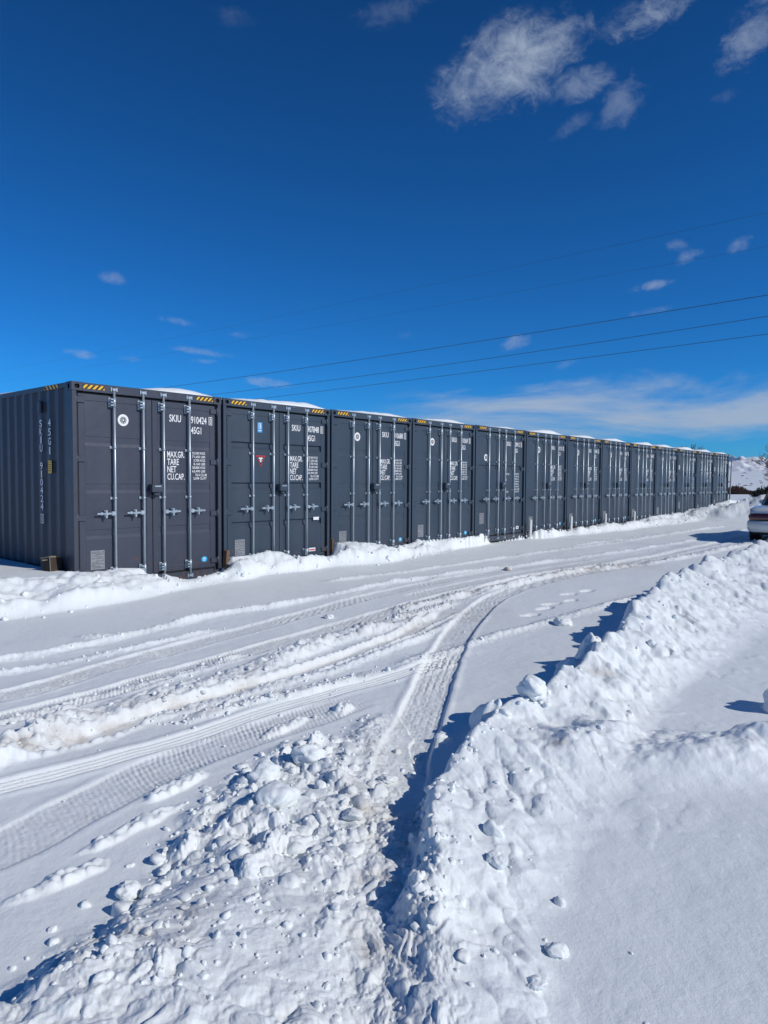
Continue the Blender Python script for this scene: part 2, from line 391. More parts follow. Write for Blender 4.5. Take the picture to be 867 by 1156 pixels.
CONT = [  # style, number, check digit, paint, sticker set
 ('A', '910424', '0', 'paintA', 'cyan'), ('B', '907848', '1', 'paintB', 'special'), ('A', '910688', '1', 'paintB', 'cyan'),
 ('A', '910569', '3', 'paintB', 'cyan'), ('C', '908912', '0', 'paintB', 'whitelow'), ('A', '910731', '5', 'paintB', 'cyan'),
 ('A', '910402', '6', 'paintB', 'cyan'), ('A', '910657', '8', 'paintB', 'cyan'), ('A', '910485', '2', 'paintB', ''),
 ('A', '910612', '4', 'paintB', 'cyan'), ('C', '908954', '7', 'paintB', ''), ('A', '910590', '9', 'paintB', ''), ('C', '908937', '2', 'paintB', '')]
CLAB = [
 'slate grey shipping container nearest the camera, corrugated side in view, marked 910424',
 'blue grey shipping container with red triangle and blue rectangle stickers, marked 907848',
 'shipping container marked 910688, third from the near end, beside the red triangle one',
 'shipping container marked 910569, fourth from the near end, small blue sticker low on it',
 'shipping container marked 908912, fifth from the near end, low emblem, two pressed bands',
 'sixth shipping container from the near end, a pale stake at each of its lower corners',
 'seventh shipping container from the near end, exactly midway along the row',
 'eighth shipping container from the near end, a small blue sticker low on its right door',
 'ninth shipping container from the near end, first one past the last pale stake',
 'tenth shipping container from the near end, fourth from the far end of the row',
 'eleventh shipping container, third from the far end, with a low set emblem',
 'twelfth shipping container, second from the far end, right post free of snow',
 'farthest shipping container at the far end of the row, its foot buried in snow']

def build_container(i):
    style, num, chk, paint, stk = CONT[i]; PM = M[paint]; pk = paint
    ux = P0+np.array([DX, DY])*SP*i
    root = empty('shipping_container', (ux[0], ux[1], 0.0 + CZ[i]), math.atan2(DY, DX))
    tag(root, CLAB[i], 'shipping container', 'shipping containers in a row')
    # local axes: x = along row, y = back from the doors, z up
    C1 = casting_mesh(); W = CW; D = CL
    def cst(fx, fy, key): return cm('corner_casting#'+key+pk, lambda: flip(C1, fx=fx, fy=fy), [PM, M['dark']])
    for (x, y, fx, fy, k) in ((0, 0, False, False, 'a'), (W, 0, True, False, 'b'), (0, D, False, True, 'c'), (W, D, True, True, 'd')):
        for z in (0.0, CH-0.118):
            o = link('corner_casting', cst(fx, fy, k), root); o.location = (x, y, z)
    def posts(fx, fy):
        mb = MB(); s = -1 if fx else 1; t = -1 if fy else 1
        bx = lambda a, b, c, d, *r: mb.box(min(a*s, b*s), max(a*s, b*s), min(c*t, d*t), max(c*t, d*t), *r)
        bx(0.004, 0.068, 0.004, 0.150, 0.118, CH-0.118, 0, 0.005); bx(0.069, 0.105, 0.060, 0.150, 0.118, CH-0.118, 0, 0.003)
        return mb
    for (x, y, fx, fy, k) in ((0, 0, False, False, 'a'), (W, 0, True, False, 'b'), (0, D, False, True, 'c'), (W, D, True, True, 'd')):
        o = link('corner_post', cm('corner_post#'+k+pk, lambda: posts(fx, fy), [PM]), root); o.location = (x, y, 0)
    def header():
        mb = MB(); mb.box(0.151, W-0.151, 0.003, 0.10, CH-0.122, CH-0.004, 0, 0.005); return mb
    def sill():
        mb = MB(); mb.box(0.151, W-0.151, 0.004, 0.10, 0.006, 0.140, 0, 0.005); return mb
    link('door_header', cm('door_header#'+pk, header, [PM]), root); link('door_sill', cm('door_sill#'+pk, sill, [PM]), root)
    for fx, x in ((False, 0), (True, W)):
        o = link('side_panel', cm('side_panel#%d' % fx+pk, lambda: flip(side_mesh(), fx=fx), [PM]), root); o.location = (x, 0, 0)
    def rails(z0, z1, x0, x1):
        def f():
            mb = MB(); mb.box(x0, x1, 0.179, D-0.179, z0, z1, 0, 0.004); return mb
        return f
    link('top_side_rail', cm('top_side_rail#l'+pk, rails(CH-0.075, CH-0.006, 0.003, 0.063), [PM]), root)
    link('top_side_rail', cm('top_side_rail#r'+pk, rails(CH-0.075, CH-0.006, W-0.063, W-0.003), [PM]), root)
    link('bottom_side_rail', cm('bottom_side_rail#l'+pk, rails(0.01, 0.168, 0.003, 0.050), [PM]), root)
    link('bottom_side_rail', cm('bottom_side_rail#r'+pk, rails(0.01, 0.168, W-0.050, W-0.003), [PM]), root)
    def roof():
        mb = MB(); mb.box(0.064, W-0.064, 0.101, D-0.101, CH-0.040, CH-0.020, 0); return mb
    def endp():
        mb = MB(); mb.box(0.106, W-0.106, D-0.06, D-0.02, 0.02, CH-0.041, 0); return mb
    def floor():
        mb = MB(); mb.box(0.064, W-0.064, 0.101, D-0.11, 0.06, 0.15, 0); return mb
    link('roof_panel', cm('roof_panel#'+pk, roof, [PM]), root); link('end_panel', cm('end_panel#'+pk, endp, [PM]), root)
    link('floor_frame', cm('floor_frame#', floor, [M['dark']]), root)
    for x in (0.165, W-0.165-0.30):
        o = link('hazard_stripe', cm('hazard_stripe#', stripe_mesh, [M['yellow'], M['black']]), root); o.location = (x, 0.003, CH-0.058)
    o = link('lock_box', cm('lock_box#'+pk, lockbox_mesh, [PM, M['zinc']]), root); o.location = (1.245, 0, 1.44)
    # doors
    TV = DV+0.0035
    for side in (0, 1):
        u0 = 0.106 if side == 0 else W-0.106-DOORW
        d = link('door', cm('door#'+style+pk, lambda: door_mesh(style), [PM]), root); d.location = (u0, 0, 0)
        g = link('door_gasket', cm('door_gasket#', gasket_mesh, [M['rubber']]), d)
        rods = (0.50, 0.95) if side == 0 else (W-0.62-0.45+0.0-u0+0.02, W-0.60-u0)
        for r_ in rods:
            o = link('locking_rod', cm('locking_rod#', rod_mesh, [M['zinc']]), d); o.location = (r_, 0, 0)
            sg = -1 if side == 0 else 1
            o = link('door_handle', cm('door_handle#%d' % sg, lambda: handle_mesh(sg), [M['zinc']]), d); o.location = (r_, 0, 0)
        sgh = 1 if side == 0 else -1
        for z in (2.66, 1.85, 1.03, 0.27):
            o = link('hinge', cm('hinge#%d' % sgh+pk, lambda: hinge_mesh(sgh), [PM]), d); o.location = (0 if side == 0 else DOORW, 0, z)
        if side == 0:
            # data plate
            def plate():
                mb = MB(); v = TV-0.004
                mb.box(0, 0.205, v, TV+0.004, 0, 0.27, 0, 0.001)
                rr = random.Random(3)
                for k in range(13):
                    z = 0.25-k*0.0185; x = 0.015
                    while x < 0.18:
                        w = rr.uniform(0.015, 0.06); w = min(w, 0.19-x)
                        if rr.random() < 0.78: mb.add([(x, v-0.001, z-0.006), (x+w, v-0.001, z-0.006), (x+w, v-0.001, z+0.002), (x, v-0.001, z+0.002)], [[0, 1, 2, 3]], 1)
                        x += w+0.008
                return mb
            o = link('data_plate', cm('data_plate#', plate, [M['plate'], M['platetxt']]), d)
            o.location = (0.150, 0, 0.30 if style != 'C' else 0.47)
            if stk == 'special':
                mb = MB(); v = TV-0.002
                mb.box(0, 0.105, v, TV, 0, 0.17, 0); put_text(mb, '18', 0.028, 0.082, 0.06, 0.145, v-0.001, 1)
                mb.add([(0.02, v-0.001, 0.025), (0.085, v-0.001, 0.025), (0.085, v-0.001, 0.04), (0.02, v-0.001, 0.04)], [[0, 1, 2, 3]], 1)
                mb.add([(0.02, v-0.001, 0.153), (0.085, v-0.001, 0.153), (0.085, v-0.001, 0.160), (0.02, v-0.001, 0.160)], [[0, 1, 2, 3]], 1)
                o = link('sticker', mb.mesh('blue_number_sticker', [M['blue'], M['white']]), d); o.location = (0.63, 0, 2.38)
                o['label'] = 'blue rectangular sticker reading 18'
                mb = MB(); t = lambda k, vv, m_: mb.add([(-0.10*k, vv, 0.085*k), (0.10*k, vv, 0.085*k), (0, vv, -0.10*k)], [[0, 1, 2]], m_)
                t(1.0, v, 0); t(0.80, v-0.001, 1)
                mb.add([(-0.045, v-0.002, 0.030), (0.045, v-0.002, 0.030), (0.045, v-0.002, 0.052), (-0.045, v-0.002, 0.052)], [[0, 1, 2, 3]], 2)
                mb.add([(-0.013, v-0.002, -0.028), (0.013, v-0.002, -0.028), (0.013, v-0.002, 0.029), (-0.013, v-0.002, 0.029)], [[0, 1, 2, 3]], 2)
                mb.add([(-0.034, v-0.002, 0.004), (0.034, v-0.002, 0.004), (0.034, v-0.002, 0.013), (-0.034, v-0.002, 0.013)], [[0, 1, 2, 3]], 2)
                o = link('sticker', mb.mesh('triangle_sticker', [M['red'], M['black'], M['white']]), d); o.location = (0.70, 0, 1.90)
                o['label'] = 'black triangular sticker with a red border and white symbol'
            else:
                def emb():
                    mb = MB(); emblem(mb, 0, 0, TV-0.001); return mb
                o = link('emblem', cm('emblem#', emb, [M['white'], M['platetxt']]), d)
                o.location = ((0.66, 0, 2.42) if style == 'A' else (0.42, 0, 2.12)) if i != 10 and i != 12 else (0.16, 0, 2.15)
                o['label'] = 'white round classification emblem'
        else:
            v = TV-0.0015; x = lambda a: a-u0; nz = 2.45
            def let(name, s_, a, b, z0, z1):
                mb = MB(); put_text(mb, s_, x(a), x(b), z0, z1, v); link(name, mb.mesh(name, [M['white']]), d)
            let('owner_code', 'SKIU', 1.515, 1.72, nz, nz+0.110)
            let('serial_number', num, 1.897, 2.185, nz-0.005, nz+0.108)
            mb = MB(); a, b, z0, z1 = x(2.222), x(2.288), nz-0.01, nz+0.118
            tv, tf, tw_, th_ = text_geo(chk); put_text(mb, chk, a+(0.018 if chk != '1' else 0.027), b-(0.018 if chk != '1' else 0.027), z0+0.020, z1-0.020, v)
            for q in ((a, b, z0, z0+0.009), (a, b, z1-0.009, z1), (a, a+0.009, z0+0.009, z1-0.009), (b-0.009, b, z0+0.009, z1-0.009)):
                mb.add([(q[0], v, q[2]), (q[1], v, q[2]), (q[1], v, q[3]), (q[0], v, q[3])], [[0, 1, 2, 3]])
            o = link('check_digit', mb.mesh('check_digit', [M['white']]), d); o.location = (0, -0.0045, 0)
            let('size_code', '45G1', 1.897, 2.085, nz-0.165, nz-0.055)
            heads = ('MAX.GR.', 'TARE', 'NET', 'CU.CAP.')
            if style != 'C':
                rows = ['32,500 KGS', '71,650 LBS', ' 3,700 KGS', ' 8,160 LBS', '28,800 KGS', '63,490 LBS', '76.4 CU.M', '2,698 CU.FT']
                hw_, z0_, dz, hh_, r0, rz_, rh = [0.30, 0.20, 0.155, 0.30], 1.905, .113, .097, 1.96, .0565, .044
            else:
                rows = ['32,500 KGS', '71,650 LBS', '3,850 KGS', '8,490 LBS', '28,650 KGS', '63,160 LBS', '76.3 CU.M', '2,694 CU.FT']
                hw_, z0_, dz, hh_, r0, rz_, rh = [0.20, 0.06, 0.06, 0.16], 1.70, .155, .042, 1.70, .067, .045
            mb = MB()
            for k, s_ in enumerate(heads): put_text(mb, s_, x(1.475), x(1.475+hw_[k]), z0_-k*dz, z0_-k*dz+hh_, v)
            link('weight_headings', mb.mesh('weight_headings', [M['white']]), d)
            mb = MB()
            for k, s_ in enumerate(rows):
                put_text(mb, s_.strip(), x(1.915+(0.025 if k in (2, 3) else 0.055 if k == 6 else 0.02 if k == 7 else 0)), x(2.155 if k < 6 else 2.18), r0-k*rz_, r0-k*rz_+rh, v)
            link('weight_figures', mb.mesh('weight_figures', [M['white']]), d)
            if stk == 'cyan':
                def rs():
                    mb = MB(); n = 24
                    mb.add([(0.055*math.cos(2*math.pi*k/n), TV-0.001, 0.045*math.sin(2*math.pi*k/n)) for k in range(n)], [list(range(n))])
                    mb.add([(-0.03, TV-0.002, 0.004), (0.03, TV-0.002, 0.004), (0.018, TV-0.002, 0.020), (-0.02, TV-0.002, 0.018)], [[0, 1, 2, 3]], 1)
                    mb.add([(-0.02, TV-0.002, -0.02), (0.012, TV-0.002, -0.02), (0.012, TV-0.002, -0.008), (-0.02, TV-0.002, -0.010)], [[0, 1, 2, 3]], 1)
                    return mb
                o = link('sticker', cm('round_sticker#', rs, [M['cyan'], M['white']]), d); o.location = (x(2.13), 0, 0.30)
            elif stk == 'special':
                mb = MB(); mb.box(0, 0.14, TV-0.003, TV, 0, 0.055, 0)
                o = link('sticker', mb.mesh('white_label', [M['white']]), d); o.location = (x(2.05), 0, 0.83)
                mb = MB(); mb.box(0, 0.17, TV-0.003, TV, 0, 0.075, 0)
                mb.add([(0.012, TV-0.004, 0.028), (0.158, TV-0.004, 0.028), (0.158, TV-0.004, 0.050), (0.012, TV-0.004, 0.050)], [[0, 1, 2, 3]], 1)
                o = link('sticker', mb.mesh('red_white_label', [M['white'], M['red']]), d); o.location = (x(1.93), 0, 0.24)
            elif stk == 'whitelow':
                mb = MB(); mb.box(0, 0.13, TV-0.003, TV, 0, 0.075, 0)
                mb.add([(0.04, TV-0.004, 0.02), (0.09, TV-0.004, 0.02), (0.09, TV-0.004, 0.055), (0.04, TV-0.004, 0.055)], [[0, 1, 2, 3]], 1)
                o = link('sticker', mb.mesh('white_square_label', [M['white'], M['black']]), d); o.location = (x(2.05), 0, 0.26)
    if i == 0:
        # markings, tape, vent and label on the long side (x = 0 face, seen from the left)
        def vert(mb, s, vc, z1, w, h, pitch):
            for k, ch in enumerate(s):
                if ch == ' ': continue
                tv, tf, tw, th_ = text_geo(ch); ww = w*(0.45 if ch in '1I' else 1)
                mb.add([(0.0, vc-(p[0]/tw-0.5)*ww, z1-k*pitch-h+(p[1]/th_)*h) for p in tv], tf)
        for txt, vc, z1 in (('SKIU', .986, 2.42), ('910424', .986, 1.81), ('45G1', .708, 2.42)):
            mb = MB(); vert(mb, txt, vc, z1, 0.085, 0.105, 0.118 if vc > .8 else .132)
            o = link('side_lettering', mb.mesh('side_lettering', [M['white']]), root); o.location = (0.0085, 0, 0)
        mb = MB(); vc, z0, z1 = .986, 0.925, 1.06
        for q in ((vc-.05, vc+.05, z0, z0+.012), (vc-.05, vc+.05, z1-.012, z1), (vc-.05, vc-.038, z0+.012, z1-.012), (vc+.038, vc+.05, z0+.012, z1-.012)):
            mb.add([(0, q[0], q[2]), (0, q[1], q[2]), (0, q[1], q[3]), (0, q[0], q[3])], [[0, 1, 2, 3]])
        vert(mb, '0', vc, z1-0.02, 0.045, 0.09, 0.1)
        o = link('check_digit', mb.mesh('side_check_digit', [M['white']]), root); o.location = (0.0085, 0, 0)
        mb = MB(); mb.box(-0.003, 0, -0.055, 0.055, -0.09, 0.09, 0)
        for k in range(5): mb.add([(-0.004, -0.04, 0.06-k*0.03), (-0.004, 0.04, 0.06-k*0.03), (-0.004, 0.04, 0.068-k*0.03), (-0.004, -0.04, 0.068-k*0.03)], [[0, 1, 2, 3]], 1)
        o = link('sticker', mb.mesh('yellow_label', [M['yellow'], M['black']]), root); o.location = (0.0095, 0.708, 1.74)
        o['label'] = 'small yellow label on the side wall'
        mb = MB(); mb.box(-0.030, 0.008, -0.055, 0.055, -0.085, 0.085, 0, 0.012)
        o = link('vent', mb.mesh('vent', [PM]), root); o.location = (0.006, 0.986, 2.60)
        s_ = stripe_mesh(0.42, 0.058); s2 = MB(); s2.f = s_.f; s2.m = s_.m; s2.smooth = s_.smooth
        s2.v = [(y, x, z) for x, y, z in s_.v]
        o = link('hazard_stripe', s2.mesh('side_hazard_stripe', [M['yellow'], M['black']]), root); o.location = (0.002, 0.40, CH-0.042)
    return root

CZ = [0.0, 0.0, 0.01, 0.02, 0.03, 0.02, 0.02, 0.02, 0.01, 0.01, 0.0, 0.0, 0.0]
for i in range(13): build_container(i)

# ------------------------------------------------------------------ numpy noise
def _h(ix, iy, s):
    a = (ix.astype(np.int64)*374761393+iy.astype(np.int64)*668265263+s*982451653) & 0xffffffff
    a = ((a ^ (a >> 13))*1274126177) & 0xffffffff
    a = ((a ^ (a >> 16))*2246822519) & 0xffffffff
    return ((a ^ (a >> 15)) & 0xffffff)/float(0xffffff)
def vn(x, y, s=0):
    ix = np.floor(x); iy = np.floor(y); fx = x-ix; fy = y-iy
    fx = fx*fx*fx*(fx*(fx*6-15)+10); fy = fy*fy*fy*(fy*(fy*6-15)+10)
    a = _h(ix, iy, s); b = _h(ix+1, iy, s); c = _h(ix, iy+1, s); d = _h(ix+1, iy+1, s)
    return (a*(1-fx)+b*fx)*(1-fy)+(c*(1-fx)+d*fx)*fy-0.5
def fbm(x, y, o=4, s=0, g=0.5):
    r = 0; a = 1.0; c, q = 0.8, 0.6
    for k in range(o):
        r = r+a*vn(x, y, s+k); x, y = (c*x-q*y)*2.03+7.1, (q*x+c*y)*2.03+3.7; a *= g
    return r
def lumps(x, y, s=0, r=0.75):
    """rounded domes of random height, 0..1"""
    out = np.zeros_like(x); ix = np.floor(x); iy = np.floor(y)
    for a in (-1, 0, 1):
        for b in (-1, 0, 1):
            cx = ix+a; cy = iy+b
            px = cx+_h(cx, cy, s); py = cy+_h(cx, cy, s+1); hh = _h(cx, cy, s+2); rr = r*(0.4+0.6*hh)
            d2 = ((x-px)**2+(y-py)**2)/(rr*rr)
            out = np.maximum(out, np.sqrt(np.maximum(0, 1-d2))*rr/r)
    return out
def ss(a, b, x):
    t = np.clip((x-a)/(b-a), 0, 1); return t*t*(3-2*t)
def seg(x, y, P):
    """signed side distance (right of travel positive), arclength, for polyline P (smoothed)"""
    P = np.array(P, float)[:, :2]
    best = np.full(x.shape, 1e18); sd = np.zeros_like(x); al = np.zeros_like(x); L = 0
    for k in range(len(P)-1):
        a = P[k]; d = P[k+1]-a; l = math.hypot(*d); d = d/l
        rx = x-a[0]; ry = y-a[1]; t = np.clip(rx*d[0]+ry*d[1], 0, l)
        ex = rx-t*d[0]; ey = ry-t*d[1]; q = ex*ex+ey*ey; m = q < best
        best = np.where(m, q, best); c = d[1]*rx-d[0]*ry
        sd = np.where(m, np.sign(c)*np.sqrt(q), sd); al = np.where(m, L+t, al); L += l
    return sd, al, L
def smooth_line(P, n=6):
    """Catmull-Rom through the points"""
    P = [np.array(p, float) for p in P]; P = [2*P[0]-P[1]]+P+[2*P[-1]-P[-2]]; out = []
    for i in range(1, len(P)-2):
        for k in range(n):
            t = k/n; a, b, c, d = P[i-1:i+3]
            out.append(0.5*(2*b+(c-a)*t+(2*a-5*b+4*c-d)*t*t+(3*b-a-3*c+d)*t**3))
    out.append(P[-2]); return out

CREST = [(0.30, 1.1, .03), (0.28, 1.7, .035), (0.26, 2.05, .045), (0.255, 2.23, .06), (0.23, 2.50, .09), (0.24, 2.78, .12), (0.26, 3.08, .14), (0.32, 3.40, .155), (0.48, 3.72, .18), (0.67, 4.11, .22), (0.93, 4.35, .24), (1.23, 4.70, .25),
         (1.72, 5.42, .29), (2.02, 5.90, .31), (3.20, 8.02, .36), (4.40, 9.75, .37), (6.03, 11.95, .37), (8.0, 14.3, .36), (9.9, 15.7, .36), (13, 16.5, .36), (20, 18, .4)]
PILE = [(12.4, 28.9, .10), (13.6, 28.7, .35), (14.6, 28.6, .5), (15.6, 28.5, .76), (17.5, 28.2, 1.1), (22, 27.5, 1.3), (28, 27, 1.4)]
BAND = [(0.75, 3.9), (1.3, 3.98), (2.0, 3.9), (3.0, 3.95), (5, 4.1)]
def uw(x, y):
    rx = x-P0[0]; ry = y-P0[1]; return rx*DX+ry*DY, rx*NX+ry*NY
HF = np.array([(-9, .32), (-3, .34), (-1, .30), (0, .30), (.37, .25), (.61, .29), (1.02, .25), (1.18, .065), (1.37, -.02), (1.6, -.05), (1.84, -.02), (2.41, .08), (2.6, .28), (3.65, .28),
  (4.01, .07), (4.49, .04), (4.93, .1), (5.05, .36), (6.2, .29), (6.53, .14), (7.42, .17), (7.55, .25), (9.9, .2), (12.6, .15), (17.4, .14), (19.8, .1), (20.2, .17), (22.4, .28), (27.4, .26), (29.5, .10), (29.75, .12), (29.95, .40), (32.2, .42), (36, .3), (45, .1)])
TOE = [(-4.28, 7.7), (-3.59, 8.42), (-3.28, 9.05), (-2.72, 10.2), (-1.93, 11.37), (-0.91, 12.32), (0.01, 13.02), (1.26, 14.96), (2.74, 17.8), (7.25, 21.81), (11.27, 26.13), (13.99, 29.33)]
_tu = []
for p in TOE: _tu.append(((p[0]-P0[0])*DX+(p[1]-P0[1])*DY, (p[0]-P0[0])*NX+(p[1]-P0[1])*NY))
_tu.sort(); TU = np.array(_tu)

# road marks: kind, points, amplitude, half width
MARKS = [
 ('ridge', [(-3.6, 5.7), (-3.31, 5.96), (-2.91, 6.34), (-2.36, 7.3), (-1.95, 8.0), (-0.9, 9.2), (0.3, 10.9)], .050, .07),
 ('ridge', [(-3.6, 5.25), (-3.0, 5.6), (-2.4, 6.3), (-1.7, 7.35)], .025, .05),
 ('tread', [(-3.5, 4.4), (-2.75, 4.93), (-2.4, 5.62), (-1.93, 6.47), (-1.29, 7.56), (0.01, 9.68), (1.6, 11.7), (4.6, 14.6)], .012, .14),
 ('tread', [(-3.2, 3.7), (-2.45, 4.55), (-2.0, 5.15), (-1.55, 5.9), (-0.9, 6.9), (0.2, 8.6), (1.7, 10.6)], .012, .13),
 ('lumpy', [(-2.7, 3.4), (-2.15, 3.95), (-2.05, 4.4), (-1.61, 5.0), (-1.15, 5.6), (-0.85, 6.2), (-0.3, 7.15), (0.5, 8.0)], .085, .13),
 ('ridge', [(-2.6, 4.2), (-2.25, 4.75), (-1.7, 5.5), (-1.2, 6.35)], .035, .06),
 ('rut', [(-2.5, 3.7), (-1.87, 4.18), (-1.45, 4.80), (-0.93, 5.40), (-0.27, 6.36), (0.1, 7.0), (0.82, 8.4)], .045, .10),
 ('ridge', [(-1.6, 4.35), (-1.1, 4.95), (-0.6, 5.5), (-0.1, 6.2), (0.4, 7.0), (0.85, 8.0)], .030, .05),
 ('fine', [(-2.4, 3.1), (-1.96, 3.51), (-1.31, 4.12), (-0.9, 4.59), (0.01, 5.55), (0.7, 6.3)], .016, .09),
 ('tread', [(-2.2, 2.4), (-1.68, 2.91), (-1.48, 3.30), (-1.22, 3.80), (-0.8, 4.30), (-.1, 5.05)], .0075, .17),
 ('lumpy', [(-1.40, 4.42), (-0.95, 4.87), (-0.55, 5.19), (0.01, 5.81)], .040, .06),
 ('ridge', [(0.01, 5.81), (0.83, 6.72), (2.21, 8.17), (3.79, 9.83)], .030, .07),
 ('tread', [(0.02, 2.7), (0.04, 3.1), (0.09, 3.76), (0.27, 4.8), (0.56, 6.27), (0.98, 7.88), (1.62, 9.6), (2.65, 11.08), (4.38, 12.85), (7.0, 15.6)], .020, .155),
 ('tread', [(0.3, 9.3), (1.5, 10.9), (3.2, 12.7), (5.6, 15.2), (8, 18)], .010, .14),
 ('lumpy', [(0.0, 8.26), (1.51, 10.13), (3.07, 11.94), (5.22, 13.58), (9.1, 17.53), (12, 21)], .055, .11),
 ('lumpy', [(0.0, 7.6), (0.5, 8.3), (1.0, 9.1)], .05, .08),
 ('ridge', [(0.01, 10.5), (1.56, 12.09), (4.86, 15.18), (8.38, 18.74), (12, 23)], .035, .08),
 ('ridge', [(-1, 10.6), (0.5, 12.0), (3, 14.9), (6.5, 18.5), (11, 23.5)], .025, .07),
 ('rut', [(0.9, 9.2), (2.2, 11.2), (4.3, 13.2), (8, 17.2), (12, 21.8)], .03, .13),
 ('ridge', [(4.5, 16.8), (8, 20.4), (12, 24.5)], .03, .08),
]
MARKS = [(k, smooth_line(p, 5), a, w) for k, p, a, w in MARKS]
CRS = smooth_line(CREST, 5); CRA = np.array(CRS)
_cl = np.concatenate([[0], np.cumsum(np.hypot(*np.diff(CRA[:, :2], axis=0).T))])
PLS = np.array(smooth_line(PILE, 5)); _pl = np.concatenate([[0], np.cumsum(np.hypot(*np.diff(PLS[:, :2], axis=0).T))])
BDS = smooth_line(BAND, 4)
RUB = [(-1.5, 1.2), (-1.16, 2.10), (-1.02, 2.48), (-0.94, 2.92), (-0.88, 3.45), (-0.56, 4.05), (0.0, 4.65), (0.10, 4.1), (0.12, 3.6), (0.13, 3.3), (0.26, 3.0), (0.30, 2.6), (0.34, 1.2)]

def poly_sd(x, y, P):
    """signed distance to closed polygon, positive inside"""
    P = np.array(P); n = len(P); best = np.full(x.shape, 1e9); ins = np.zeros(x.shape, bool)
    for i in range(n):
        a, b = P[i], P[(i+1) % n]; d = b-a; t = np.clip(((x-a[0])*d[0]+(y-a[1])*d[1])/(d@d), 0, 1)
        best = np.minimum(best, np.hypot(x-a[0]-t*d[0], y-a[1]-t*d[1]))
        c = ((a[1] > y) != (b[1] > y)) & (x < (b[0]-a[0])*(y-a[1])/(b[1]-a[1]+1e-12)+a[0]); ins ^= c
    return np.where(ins, best, -best)

DIRTSPOTS = [(-1.45, 4.75, .28, .5), (-1.9, 4.3, .3, .45), (-1.0, 5.35, .2, .5), (3.6, 12.4, .5, .9), (4.6, 13.1, .6, .8), (2.9, 11.6, .4, .6), (1.62, 5.02, .10, 1.2), (0.98, 3.80, .035, 1.6),
             (0.05, 2.3, .15, .25), (0.0, 2.7, .12, .25), (-0.9, 2.2, .12, .45), (1.0, 8.3, .6, .45), (0.12, 2.95, .04, 1.3), (-0.15, 3.4, .12, .5), (-.65, 2.3, .15, .4), (0.2, 7.4, .5, .35)]

